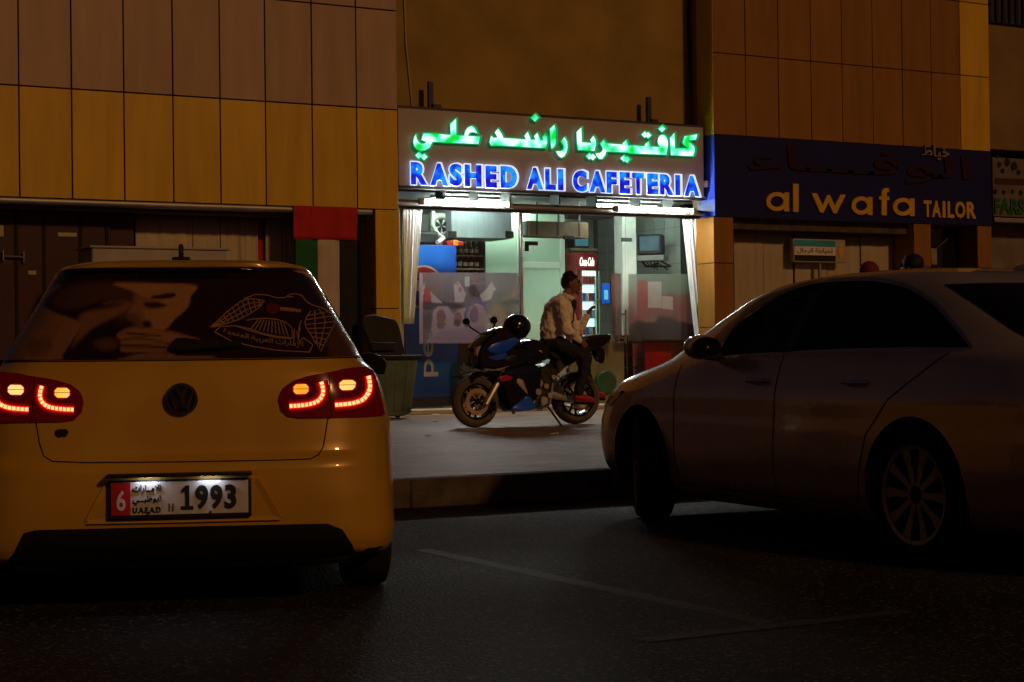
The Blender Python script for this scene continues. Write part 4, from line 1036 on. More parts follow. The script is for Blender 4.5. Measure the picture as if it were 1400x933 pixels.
class Car:
    def __init__(s, name, label, O, heading):
        h = math.radians(heading)
        s.t = thing(name, label, 'car', (O[0], O[1], 0), -h)
        s.mi = (Matrix.Translation((O[0], O[1], 0)) @ Matrix.Rotation(-h, 4, 'Z')).inverted()
        s.org = s.mi @ CAMP
        s.miss = 0
    def body(s, keys, ymid, nl=72, K1=14, K2=22):
        z, yr, yf, W, nr, nf = [list(c) for c in zip(*keys)]
        # more slices where the outline turns fast
        zz = np.unique(np.concatenate([np.linspace(z[0], z[-1], nl), np.array(z)]))
        vs = []; fs = []
        for q in zz:
            A, Bb, w, n1, n2 = (float(pchip(z, c, q)) for c in (yr, yf, W, nr, nf))
            def quarter(b, n):
                t = np.concatenate([np.linspace(0, PI / 2, 600)])
                x = np.cos(t) ** (2 / n); y = np.sin(t) ** (2 / n)       # t=0: side, t=pi/2: end centre
                out = []
                for lo, hi, k in ((0, 300, K2), (300, 599, K1)):
                    xs, ys = x[lo:hi + 1] * w, y[lo:hi + 1] * b
                    L = np.concatenate([[0], np.cumsum(np.hypot(np.diff(xs), np.diff(ys)))])
                    u = np.linspace(0, L[-1], k + 1)
                    out += list(zip(np.interp(u, L, xs), np.interp(u, L, ys)))[(1 if lo else 0):]
                return out                                               # side -> end centre
            R_ = quarter(ymid - A, n1); F_ = quarter(Bb - ymid, n2)
            loop = [(x, ymid + y) for x, y in F_] + [(-x, ymid + y) for x, y in F_[-2::-1]] + [(-x, ymid - y) for x, y in R_[1:]] + [(x, ymid - y) for x, y in R_[-2:0:-1]]
            vs += [(x, y, q) for x, y in loop]
        n = len(loop); m = len(zz)
        for i in range(m - 1):
            for k in range(n): fs.append((i * n + k, i * n + (k + 1) % n, (i + 1) * n + (k + 1) % n, (i + 1) * n + k))
        fs.append(tuple(range(n))[::-1]); fs.append(tuple((m - 1) * n + k for k in range(n)))
        b = B().add(vs, fs)
        me = b.mesh('body', 42)
        s.full = BVHTree.FromPolygons([Vector(v) for v in vs], [f for f in fs])
        s.me = me
    def cut(s, cutters, mat):
        """cutters: list of B; removes them from the body (wheel arches, window openings)"""
        o = bpy.data.objects.new('body', s.me); COL.objects.link(o)
        s.me.materials.append(MATS[mat]); s.me.materials.append(MATS['interior'])
        cs = []
        for c in cutters:
            cm = c.mesh('cut', 0); cm.materials.append(MATS[mat]); cm.materials.append(MATS['interior'])
            cm.polygons.foreach_set('material_index', [1] * len(cm.polygons))
            co = bpy.data.objects.new('cut', cm); COL.objects.link(co); cs.append(co)
            md = o.modifiers.new('b', 'BOOLEAN'); md.operation = 'DIFFERENCE'; md.object = co; md.solver = 'EXACT'
        me = apply_mods(o)
        for co in cs: bpy.data.objects.remove(co)
        me.polygons.foreach_set('use_smooth', [True] * len(me.polygons)); me.set_sharp_from_angle(angle=math.radians(42))
        o.parent = s.t; s.bodyo = o
        return o
    def hit(s, px, py):
        d = (s.mi.to_3x3() @ ray(px, py)).normalized()
        h = s.full.ray_cast(s.org, d)
        if h[0] is None:
            p = s.org + d * (s.last if hasattr(s, 'last') else 7.3)
            h = s.full.find_nearest(p); s.miss += 1
            n = h[1]
            return h[0], (n if n.dot(d) < 0 else -n)
        s.last = h[3]
        return h[0], (h[1] if h[1].dot(d) < 0 else -h[1])
    def lay(s, g, off, th):
        """2D triangles in photo pixels -> thin solid lying on the body"""
        v, f = g; top = []; bot = []
        for x, y in v:
            p, n = s.hit(x, y); top.append(p + n * (off + th)); bot.append(p + n * off)
        b = B(); ed = {}; N = len(v)
        for t in f:
            for i in range(3):
                e = (t[i], t[(i + 1) % 3]); k = tuple(sorted(e)); ed[k] = None if k in ed else e
        b.add(top + bot, list(f) + [tuple(i + N for i in t[::-1]) for t in f] + [(e[0], e[0] + N, e[1] + N, e[1]) for e in ed.values() if e])
        return b
    def patch(s, name, poly, mat, off=.002, th=.004, res=12., parent=None, smooth=50, **k):
        # densify the outline, add inner points
        pts = []
        for i in range(len(poly)):
            a, c = Vector(poly[i]), Vector(poly[(i + 1) % len(poly)]); m = max(1, int((c - a).length / res))
            pts += [a.lerp(c, j / m) for j in range(m)]
        nb = len(pts); x0, x1 = min(p.x for p in pts), max(p.x for p in pts); y0, y1 = min(p.y for p in pts), max(p.y for p in pts)
        def inside(x, y):
            c = False
            for i in range(nb):
                a, e = pts[i], pts[i - 1]
                if (a.y > y) != (e.y > y) and x < (e.x - a.x) * (y - a.y) / (e.y - a.y) + a.x: c = not c
            return c
        yy = y0 + res / 2
        inn = []
        while yy < y1:
            xx = x0 + res / 2
            while xx < x1:
                if inside(xx, yy) and min((Vector((xx, yy)) - p).length for p in pts) > res * .4: inn.append(Vector((xx, yy)))
                xx += res
            yy += res
        r = geometry.delaunay_2d_cdt(pts + inn, [], [list(range(nb))], 1, 1e-4)
        g = ([tuple(p) for p in r[0]], [tuple(f) for f in r[2]])
        return s.lay(g, off, th).o(name, mat, parent or s.t, smooth=smooth, weld=False, **k)
    def ribbon(s, name, lines, w, mat, off=.002, th=.002, step=5., parent=None, closed=False, **k):
        b = B()
        for pts in lines:
            q = []
            for i in range(len(pts) - 1):
                a, c = Vector(pts[i]), Vector(pts[i + 1]); m = max(1, int((c - a).length / step))
                q += [a.lerp(c, j / m) for j in range(m)]
            q.append(Vector(pts[-1]))
            poly = stroke2d([tuple(p) for p in q], w); n = len(q)
            v = poly; f = []
            for i in range(n - 1):
                f += [(i, i + 1, 2 * n - 2 - i), (i, 2 * n - 2 - i, 2 * n - 1 - i)]
            t = s.lay((v, f), off, th); b.add(t.v, t.f)
        return b.o(name, mat, parent or s.t, smooth=0, weld=False, **k)

def wheel(car, x, y, R, w, side, nspoke, rim_r, dusty=False, steer=0.):
    """wheel mesh = barrel and hub, with tyre and spokes as sub-parts; side -1 = left"""
    hub = B().lathe([(rim_r, -w * .42), (rim_r - .015, -w * .40), (rim_r - .02, w * .40), (rim_r, w * .42)], (0, 0, 0), 'x', 36)
    hub.lathe([(0, side * w * .36), (.045, side * w * .36), (.06, side * w * .30), (.06, 0), (0, 0)], (0, 0, 0), 'x', 20)
    ho = hub.o('wheel', 'rim_dark', car.t); ho.location = (x, y, R); ho.rotation_euler = (0, 0, steer)
    B().lathe([(rim_r - .004, -w * .43), (rim_r + .012, -w * .5), (R - .05, -w * .53), (R - .012, -w * .46), (R, -w * .3), (R, w * .3), (R - .012, w * .46), (R - .05, w * .53), (rim_r + .012, w * .5), (rim_r - .004, w * .43)], (0, 0, 0), 'x', 48).o('tyre', 'rubber', ho)
    B().lathe([(rim_r - .001, side * w * .44), (rim_r - .002, side * w * .47), (rim_r - .022, side * w * .45), (rim_r - .024, side * w * .40)], (0, 0, 0), 'x', 48).o('rim_lip', 'rim_alloy', ho)
    for k in range(nspoke):
        a = 2 * PI * k / nspoke; xo = side * w * .40; xi = side * w * .34
        c_, s_ = math.cos(a), math.sin(a)
        def P(r, t, xx): return (xx, r * c_ - t * s_, r * s_ + t * c_)
        vs = []
        for r, hw in ((.045, .016), (.14, .018), (rim_r - .02, .030)):
            ox = xo if r < .2 else side * w * .43
            vs += [P(r, -hw, ox), P(r, hw, ox), P(r, hw * .8, xi - side * .02), P(r, -hw * .8, xi - side * .02)]
        fs = [(3, 2, 1, 0), (8, 9, 10, 11)]
        for i in (0, 4): fs += [(i + j, i + (j + 1) % 4, i + 4 + (j + 1) % 4, i + 4 + j) for j in range(4)]
        B().add(vs, fs).o('spoke', 'rim_alloy', ho, smooth=0)
    return ho

# ---------------- yellow hatchback seen from behind
G = Car('parked_car', 'yellow-gold hatchback seen from behind with lit tail lights', (2.247, 6.835), 20.0)
G.body([
 (.20, .10, 4.02, 0.896, 8, 5), (.235, .05, 4.08, 0.913, 8.5, 5), (.28, .025, 4.12, 0.919, 8.5, 5), (.35, .008, 4.17, 0.922, 8, 5), (.47, .0, 4.20, 0.922, 7.5, 5), (.585, .004, 4.19, 0.921, 7, 5),
 (.625, .022, 4.18, 0.921, 7, 5), (.655, .046, 4.16, 0.921, 7, 5), (.72, .058, 4.12, 0.919, 7, 5), (.80, .068, 4.02, 0.908, 7, 5), (.86, .074, 3.82, 0.896, 7, 5), (.92, .084, 3.45, 0.878, 7, 5),
 (.98, .098, 3.10, 0.850, 7, 6), (1.03, .118, 2.98, 0.802, 6.5, 6), (1.08, .155, 2.86, 0.778, 6.5, 6), (1.20, .255, 2.60, 0.714, 6, 6), (1.30, .335, 2.36, 0.657, 6, 6),
 (1.39, .400, 2.15, 0.615, 5.5, 6), (1.43, .425, 2.03, 0.590, 5.5, 5), (1.442, .372, 1.95, 0.580, 5.5, 5), (1.458, .365, 1.88, 0.560, 5, 5), (1.472, .40, 1.75, 0.515, 4.5, 4.5), (1.484, .56, 1.55, 0.420, 3.5, 4), (1.491, .82, 1.35, 0.270, 3, 3), (1.493, 1.0, 1.2, 0.150, 3, 3)], 1.7)
arch = [B().lathe([(.0, -.24), (.345, -.24), (.345, .24), (0, .24)], (sx * .86, yy, .315), 'x', 40) for sx in (-1, 1) for yy in (.74, 3.32)]
G.cut(arch, 'paint_gold')
for sx in (-1, 1):
    for yy in (.74, 3.32): wheel(G, sx * .795, yy, .315, .205, sx, 10, .225)
B().box(-.72, .72, .35, 3.9, .14, .26).o('underbody', 'car_black', G.t, bev=.03)
# diffuser below the bumper
G.patch('diffuser', [(10, 775), (33, 729), (48, 725), (248, 720), (448, 716), (468, 724), (491, 758.5), (538, 757), (538, 775), (300, 790), (0, 796)], 'car_black', .001, .006, 14)
B().box(-.70, .70, .10, .40, .17, .30).o('bumper_insert', 'car_black', G.t, bev=.03)
# rear window with printed film
win = [(6, 493.5), (18, 466), (38, 421), (60, 384), (76, 376), (110, 369.5), (170, 366.5), (250, 365.5), (330, 366.5), (390, 369), (413, 375), (429, 386), (452, 421), (478, 468), (490.5, 487.5), (400, 489.5), (250, 491.5), (100, 493)]
printmat('window_print', .26, coat=.15)
def W1(p): return [(10 + x / 5.385, 350 + y / 5.385) for x, y in p]
def film_mesh(car, poly, res, base, shapes, mat, name):
    pts = []
    for i in range(len(poly)):
        a, c = Vector(poly[i]), Vector(poly[(i + 1) % len(poly)]); m = max(1, int((c - a).length / res)); pts += [tuple(a.lerp(c, j / m)) for j in range(m)]
    pts = np.array(pts); x0, y0 = pts.min(0); x1, y1 = pts.max(0)
    gx_, gy_ = np.meshgrid(np.arange(x0 + res / 2, x1, res), np.arange(y0 + res / 2, y1, res)); gp = np.column_stack([gx_.ravel(), gy_.ravel()]); gp = gp[inside_np([tuple(q) for q in poly], gp)]
    keep = np.ones(len(gp), bool)
    for q in pts: keep &= np.hypot(*(gp - q).T) > res * .45
    P = np.vstack([pts, gp[keep]])
    r = geometry.delaunay_2d_cdt([Vector(q) for q in P], [], [list(range(len(pts)))], 1, 1e-4)
    g = ([tuple(q) for q in r[0]], [tuple(f) for f in r[2]])
    o = car.lay(g, .001, .004).o(name, mat, car.t, smooth=50, weld=False)
    C_ = softpaint(np.array(g[0]), base, shapes); setcol(o.data, np.vstack([C_, C_]))
    return o
sk1, sk2, sk3, ink = (.31, .155, .065), (.20, .095, .040), (.10, .045, .022), (.014, .006, .008)
SH_ = [(jclosed(W1(p), 3), c, b_ / 9., o_) for p, c, b_, o_ in [
 ([(0, 756), (60, 640), (140, 500), (245, 380), (300, 300), (400, 225), (330, 235), (250, 290), (150, 430), (-20, 740)], sk2, 26, .9),
 ([(20, 745), (60, 660), (140, 505), (245, 385), (290, 390), (390, 440), (530, 490), (520, 560), (470, 640), (405, 740), (385, 770), (20, 770)], sk2, 14, 1.),
 ([(150, 660), (260, 600), (330, 640), (300, 720), (180, 740)], sk3, 60, .7),
 ([(330, 345), (430, 235), (600, 205), (800, 200), (900, 240), (940, 290), (900, 340), (720, 330), (560, 380), (420, 400)], sk3, 50, .55),
 ([(540, 440), (700, 390), (870, 345), (940, 360), (900, 410), (830, 440), (700, 505), (620, 550), (560, 610), (480, 680), (520, 560)], sk2, 40, .85),
 ([(790, 205), (1100, 208), (1390, 222), (1352, 300), (1330, 385), (1240, 465), (1160, 550), (1070, 560), (1000, 540), (900, 500), (880, 440), (930, 380), (970, 320), (930, 270), (850, 240)], sk1, 16, 1.),
 ([(860, 430), (960, 420), (1010, 480), (1070, 530), (980, 560), (860, 540), (800, 500)], sk3, 50, .85),
 ([(930, 290), (985, 300), (1000, 380), (1010, 470), (960, 450), (930, 380)], sk2, 26, .8),
 ([(990, 310), (1050, 320), (1120, 345), (1180, 372), (1090, 400), (1010, 400)], sk2, 22, .9),
 ([(1055, 305), (1150, 285), (1228, 276), (1232, 310), (1150, 322), (1080, 322)], ink, 14, .95),
 ([(1005, 352), (1080, 345), (1130, 352), (1172, 374), (1080, 390), (1025, 382)], ink, 16, .9),
 ([(700, 352), (800, 330), (880, 326), (880, 340), (800, 350), (720, 368)], sk3, 10, .9), ([(640, 390), (760, 372), (840, 366), (830, 380), (700, 400)], ink, 18, .6),
 ([(1000, 488), (1048, 482), (1062, 525), (1005, 530)], ink, 18, .9),
 ([(620, 560), (720, 500), (850, 470), (930, 500), (900, 540), (830, 580), (800, 660), (820, 740), (600, 760), (420, 760), (500, 660)], ink, 40, .85),
 ([(640, 640), (740, 610), (820, 640), (790, 690), (690, 700)], sk3, 40, .8),
 ([(812, 575), (900, 535), (1010, 542), (1160, 550), (1290, 583), (1410, 618), (1410, 650), (1240, 655), (1205, 700), (1100, 712), (870, 716), (830, 690), (838, 640), (812, 610)], sk2, 14, 1.),
 ([(880, 556), (1000, 548), (1180, 575), (1380, 625), (1240, 640), (1000, 600)], sk1, 30, .6), ([(850, 600), (980, 592), (1180, 640), (1100, 650), (860, 640)], sk1, 24, .45),
 ([(880, 565), (960, 572), (1120, 590), (1120, 598), (950, 592), (880, 582)], ink, 12, .85), ([(840, 616), (1000, 606), (1190, 650), (1190, 658), (1000, 622), (845, 630)], ink, 14, .7), ([(840, 662), (1000, 662), (1190, 678), (1190, 688), (1000, 678), (845, 676)], ink, 12, .85),
 ([(860, 756), (1000, 722), (1190, 720), (1260, 740), (1500, 745), (1500, 770), (870, 770)], sk2, 10, .9),
 ([(2350, 600), (2450, 520), (2600, 700), (2600, 780), (2400, 780)], sk3, 60, .7)]]
RW = film_mesh(G, win, 2.6, (.017, .0065, .008), SH_, 'window_print', 'rear_window')
G.patch('brake_light', [(190, 371), (250, 370.5), (311, 371), (309, 381), (250, 381.5), (192, 382)], 'black_gloss', .006, .006, 12, RW)
OFF = .0054
# crest on the window
def W2(p): return [(270 + x / 6.364, 380 + y / 6.364) for x, y in p]
def plin(p, t):
    L = [0.]
    for i in range(1, len(p)): L.append(L[-1] + math.dist(p[i], p[i - 1]))
    s_ = t * L[-1]; i = min(max(j for j in range(len(L)) if L[j] <= s_ + 1e-9), len(p) - 2); k_ = (s_ - L[i]) / (L[i + 1] - L[i])
    return (p[i][0] + (p[i + 1][0] - p[i][0]) * k_, p[i][1] + (p[i + 1][1] - p[i][1]) * k_)
def mesh_lines(A_, B_, na, nc):
    out = []
    for r in range(na + 1):
        t = r / na; out.append([tuple(np.array(plin(A_, k / 10)) * (1 - t) + np.array(plin(B_, k / 10)) * t) for k in range(11)])
    for c in range(1, nc):
        t = c / nc; out.append([plin(A_, t), plin(B_, min(1, t + .03))])
    return out
L_ = [[(400, 192), (500, 152), (600, 157), (690, 182), (760, 180), (800, 152), (850, 145), (900, 162), (940, 212), (985, 243), (1080, 270)]]
L_ += mesh_lines([(112, 437), (190, 370), (260, 300), (400, 195), (490, 188), (585, 210)], [(140, 437), (260, 402), (360, 372), (450, 325), (520, 280), (560, 240)], 3, 11)
L_ += mesh_lines([(1080, 270), (1160, 322), (1197, 380), (1150, 480), (1068, 650)], [(980, 295), (935, 365), (932, 425), (980, 500), (1028, 585)], 3, 8)
L_ += [[(425, 378), (500, 365), (600, 360), (700, 372), (770, 398), (815, 440), (832, 530), (700, 520), (560, 490), (450, 450), (350, 430)]]
for k in range(10):
    t = k / 9; L_ += [[(530 + 215 * t, 368 + 22 * t), (465 + 325 * t, 452 + 66 * t)]]
L_ += [[(150, 480), (200, 432), (330, 425), (430, 460), (560, 500), (700, 530), (820, 540)], [(150, 480), (300, 560), (480, 605), (700, 640), (970, 655), (1002, 590), (920, 530), (890, 560)], [(880, 440), (880, 560), (860, 470)], [(840, 450), (835, 590)], [(900, 380), (885, 420), (890, 470)], [(770, 165), (800, 175), (830, 170)]]
G.ribbon('crest_lines', [W2(p) for p in L_], 1.3, 'print_line', OFF, .0008, 6, RW)
G.patch('crest_shield', W2([(590, 250), (640, 225), (712, 245), (712, 300), (660, 325), (605, 305)]), 'print_red', OFF, .0008, 8, RW)
G.patch('crest_shield', W2([(716, 262), (800, 268), (902, 285), (892, 310), (800, 300), (716, 290)]), 'print_dim', OFF, .0008, 8, RW)
gv, gf = glyphs(rtl('\uFE8D\uFEF9\uFEE3\uFE8E\uFEAD\uFE8D\uFE95 \uFE8D\uFEDF\uFECC\uFEAE\uFE91\uFEF4\uFE94 \uFE8D\uFEDF\uFEE4\uFE98\uFEA4\uFEAA\uFE93'), .012)
gu, _ = fit2d((gv, gf), 0, 1, 0, 1)
def banner(u, v):
    x = 225 + 690 * u; y = 478 + 190 * u - 70 * u * u; return W2([(x, y + 25 - 62 * v)])[0]
G.lay(([banner(u, v) for u, v in gu], gf), OFF, .0008).o('crest_text', 'print_line', RW, smooth=0, weld=False)
# wiper
WP = G.patch('wiper', [(232, 482), (235, 474), (242, 468.5), (252, 468), (270, 470.5), (299, 472), (330, 473), (330, 478), (299, 481), (262, 484), (240, 485)], 'black', .008, .022, 8)
# tailgate seams
G.ribbon('tailgate_seam', [[(47, 572), (50, 580), (54, 606), (60, 624), (72, 631.5), (120, 633), (248, 632), (380, 629.5), (424, 628), (436, 622), (442, 611), (447, 580), (449, 570)]], 1.5, 'seam', .0012, .001)
G.ribbon('window_seam', [[(4, 495), (100, 494.5), (250, 493), (400, 491), (492, 489)]], 1.6, 'seam', .0012, .001)
# badge
bc, bn = G.hit(248.3, 546)
def badge_pt(u, v, d): return (bc.x + u, bc.y - .012 - d, bc.z + v)
bd = B().lathe([(0, .0), (.060, .0), (.066, .006), (.068, .016), (.068, .03), (0, .03)], (bc.x, bc.y - .022, bc.z), 'y', 40).o('badge', 'black_gloss', G.t)
def bring(r0_, r1_, d0, d1):
    n = 40; b = B(); vs = []
    for r, d in ((r0_, d0), (r1_, d0), (r1_, d1), (r0_, d1)):
        vs += [(bc.x + r * math.cos(2 * PI * k / n), bc.y - d, bc.z + r * math.sin(2 * PI * k / n)) for k in range(n)]
    fs = [(i * n + k, i * n + (k + 1) % n, ((i + 1) % 4) * n + (k + 1) % n, ((i + 1) % 4) * n + k) for i in range(4) for k in range(n)]
    return b.add(vs, fs)
bring(.055, .064, .022, .030).o('badge_ring', 'rim_dark', bd)
b = B()
for pts in ([(-.020, .050), (-.002, .008), (.002, .008), (.020, .050)], [(-.047, .028), (-.022, -.042), (-.004, -.004), (.004, -.004), (.022, -.042), (.047, .028)]):
    b.prism([(bc.x + u, bc.z + v) for u, v in stroke2d(pts, .010)], 'y', bc.y - .030, bc.y - .022)
b.o('badge_letters', 'badge_grey', bd, smooth=0)
G.patch('model_badge', [(76, 589), (81, 587), (91, 587), (94, 591), (91, 597), (80, 598), (76, 595)], 'plate_ink', .001, .006, 5)
# tail lights
RL = [(382, 546), (384, 538), (389, 529.5), (401, 521.5), (420, 515.5), (448, 510.5), (475, 506.5), (497, 504.5), (507, 509), (513, 527), (519, 550), (522.5, 568), (500, 570), (452, 571), (410, 571.5), (394, 569), (385, 560)]
def mir(p): return [(496.8 - x, y + .0185 * (x - 248.4) * 1. + 1.4 + .004 * (x - 248.4)) for x, y in p]
def jpath(p, n=14):
    # smooth path through points
    out = []
    for i in range(len(p) - 1):
        a = Vector(p[max(i - 1, 0)]); b_ = Vector(p[i]); c = Vector(p[i + 1]); d = Vector(p[min(i + 2, len(p) - 1)])
        for k in range(n):
            t = k / n; out.append(tuple(.5 * ((2 * b_) + (c - a) * t + (2 * a - 5 * b_ + 4 * c - d) * t * t + (-a + 3 * b_ - 3 * c + d) * t ** 3)))
    return out + [tuple(p[-1])]
def tail(poly, f):
    TL = G.patch('tail_light', f(poly), 'lamp_red', .002, .012, 9)
    G.ribbon('lamp_split', [f([(448.5, 511), (450, 540), (452.5, 571)])], 1.2, 'lamp_dark', .0156, .001, 6, TL)
    for pts in ([(438, 523), (440.5, 532), (440, 541), (434, 549), (424, 553), (410, 555), (395, 556)], [(499.5, 516), (501.5, 527), (500.5, 537), (494, 546.5), (483, 551.5), (470, 553.5), (456, 554.5)]):
        pth = jpath(f(pts))
        G.ribbon('lamp_glow', [pth], 17, 'led_halo_wide', .0140, .0003, 3, TL); G.ribbon('lamp_glow', [pth], 11.5, 'led_halo_mid', .0145, .0003, 3, TL); G.ribbon('lamp_glow', [pth], 7.6, 'led_halo', .0150, .0004, 3, TL)
        # one emitter per diode
        L = [0]
        for i in range(1, len(pth)): L.append(L[-1] + (Vector(pth[i]) - Vector(pth[i - 1])).length)
        n = 13
        for k in range(n):
            a0 = L[-1] * (k + .13) / n; a1 = L[-1] * (k + .87) / n
            def P(s_):
                i = max(j for j in range(len(L)) if L[j] <= s_ + 1e-9); i = min(i, len(L) - 2)
                return Vector(pth[i]).lerp(Vector(pth[i + 1]), (s_ - L[i]) / max(1e-6, L[i + 1] - L[i]))
            G.ribbon('diode', [[tuple(P(a0)), tuple(P(a1))]], 4.8, 'led', .016, .002, 9, TL)
    for cx, cy in ((411, 533.2), (472.5, 528.2)):
        G.patch('lamp_glow', f([(cx + 12 * math.cos(t * .4), cy + 8.6 * math.sin(t * .4)) for t in range(16)]), 'led_halo_mid', .0152, .0004, 8, TL)
        G.patch('bulb_lens', f([(cx - 10, cy - 3), (cx - 6.5, cy - 6.3), (cx + 6.5, cy - 6.6), (cx + 10, cy - 3.2), (cx + 10, cy + 3), (cx + 6.5, cy + 6.3), (cx - 6.5, cy + 6.6), (cx - 10, cy + 3.2)]), 'amber', .0165, .002, 7, TL)
        G.ribbon('bulb_mark', [f([(cx - 10, cy), (cx + 10, cy - .2)])], .7, 'lamp_dark', .0187, .0004, 6, TL)
tail(RL, lambda p: p)
tail(RL, mir)
# number plate in its recess
pc, pn = G.hit(249, 681)
px0, px1, pz0, pz1 = -.296 + .012 - .0, .284, .408, .547
yq = pc.y - .004
G.patch('plate_recess', [(117, 713), (146, 658), (352, 654), (384, 707)], 'paint_gold', .0005, .002, 16)
def wedge(outer, inner, h):
    v = []
    for p, o_ in [(q, h) for q in outer] + [(q, .003) for q in inner] + [(q, -.004) for q in outer] + [(q, -.004) for q in inner]:
        c_, n_ = G.hit(*p); v.append(c_ + n_ * o_)
    n = len(outer); f = []
    for i in range(n - 1):
        f += [(i, i + 1, n + i + 1, n + i), (2 * n + i, 3 * n + i, 3 * n + i + 1, 2 * n + i + 1), (i, 2 * n + i, 2 * n + i + 1, i + 1), (n + i, n + i + 1, 3 * n + i + 1, 3 * n + i)]
    f += [(0, n, 3 * n, 2 * n), (n - 1, 3 * n - 1, 4 * n - 1, 2 * n - 1)]
    B().add(v, f).o('recess_edge', 'paint_gold', G.t, smooth=0)
wedge([(116, 713), (130, 686), (145, 658)], [(126, 712), (139, 688), (150, 664)], .009)
wedge([(385, 707), (369, 680), (353, 654)], [(374, 706), (360, 682), (348, 660)], .009)
wedge([(118, 716), (250, 713.5), (384, 710)], [(122, 710.5), (250, 708), (380, 705)], .014)
PLB = B().box(-.297, .281, yq - .020, yq - .006, .392, .553).o('plate_holder', 'black', G.t, bev=.006)
B().box(-.284, .268, yq - .024, yq - .0205, .410, .545).o('plate', 'plate_white', PLB, bev=.002)
B().box(-.283, -.206, yq - .0262, yq - .0242, .411, .544).o('plate_band', 'plate_red', PLB, smooth=0)
def ptext(name, s, u0, u1, v0, v1, mat, off=.0, d=.004):
    b = B(); solid2d(b, fit2d(glyphs(s, off), u0, u1, v0, v1), lambda u, v, a: (u, a, v), yq - .0265 - d, yq - .0243)
    return b.o(name, mat, PLB, smooth=0)
ptext('plate_digit', '6', -.262, -.226, .430, .512, 'plate_silver', .02)
B().prism([(-.004, .430), (-.004, .443), (.014, .443), (.014, .505), (-.002, .496), (-.002, .510), (.016, .528), (.030, .528), (.030, .443), (.046, .443), (.046, .430)], 'y', yq - .0305, yq - .0243).o('plate_digit', 'plate_ink', PLB, smooth=0)
for ch, u0_, u1_ in (('9', .056, .106), ('9', .114, .164), ('3', .172, .220)): ptext('plate_digit', ch, u0_, u1_, .430, .528, 'plate_ink', .035)
ptext('plate_word', rtl('\uFE8D\uFEFB\uFEE3\u0640\u0640\uFE8E\uFEAD\uFE8D\uFE95'), -.196, -.085, .500, .534, 'plate_ink', .012)
ptext('plate_word', rtl('\uFE8D\uFE91\uFEEE\uFEC7\uFE92\u0640\u0640\uFEF2'), -.196, -.085, .452, .492, 'plate_ink', .012)
ptext('plate_word', 'U.A.E.A.D', -.196, -.085, .420, .443, 'plate_ink', .02)
ptext('plate_word', '11', -.052, -.034, .424, .456, 'plate_ink', .0)
for u in (-.135, .115): B().cyl((u, yq - .03, .417), (u, yq - .0243, .417), .006).o('plate_screw', 'chrome', PLB)
lamp_bar = B().box(-.30, .284, yq - .068, yq - .004, .566, .580).o('lamp_bar', 'black', G.t, bev=.003)
for u in (-.135, .115): B().box(u - .04, u + .04, yq - .052, yq - .030, .5651, .5658).o('plate_lamp', 'plate_bulb', lamp_bar, smooth=0)
# roof antenna, mirrors, handles, side glass, windscreen
B().prism([(.52, 1.482), (.66, 1.482), (.62, 1.504), (.585, 1.514), (.565, 1.544), (.555, 1.556), (.548, 1.514), (.53, 1.50)], 'x', -.022, .0).o('antenna', 'black', G.t, bev=.006)
B().box(-.05, .03, .50, .68, 1.478, 1.494).o('antenna_base', 'black', G.t, bev=.006)
for sx in (1, -1):
    m = B().ball((sx * .945, 2.36, 1.0), (.105, .06, .066), 20, 12).o('wing_mirror', 'paint_gold' if sx < 0 else 'black_gloss', G.t)
    B().prism([(sx * .86, .945), (sx * 1.03, .945), (sx * 1.045, 1.0), (sx * 1.02, 1.05), (sx * .87, 1.05)], 'y', 2.285, 2.30).o('mirror_glass', 'glass_black', m, bev=.01)
    B().tube([(sx * .80, 2.38, .96), (sx * .92, 2.36, .97)], .03).o('mirror_arm', 'black', m)
    b = B()
    for y0_ in (1.25, 2.2): b.tube([(sx * .893, y0_, .845), (sx * .922, y0_ + .03, .85), (sx * .922, y0_ + .17, .85), (sx * .893, y0_ + .2, .85)], .014)
    b.o('door_handle', 'paint_gold', G.t)
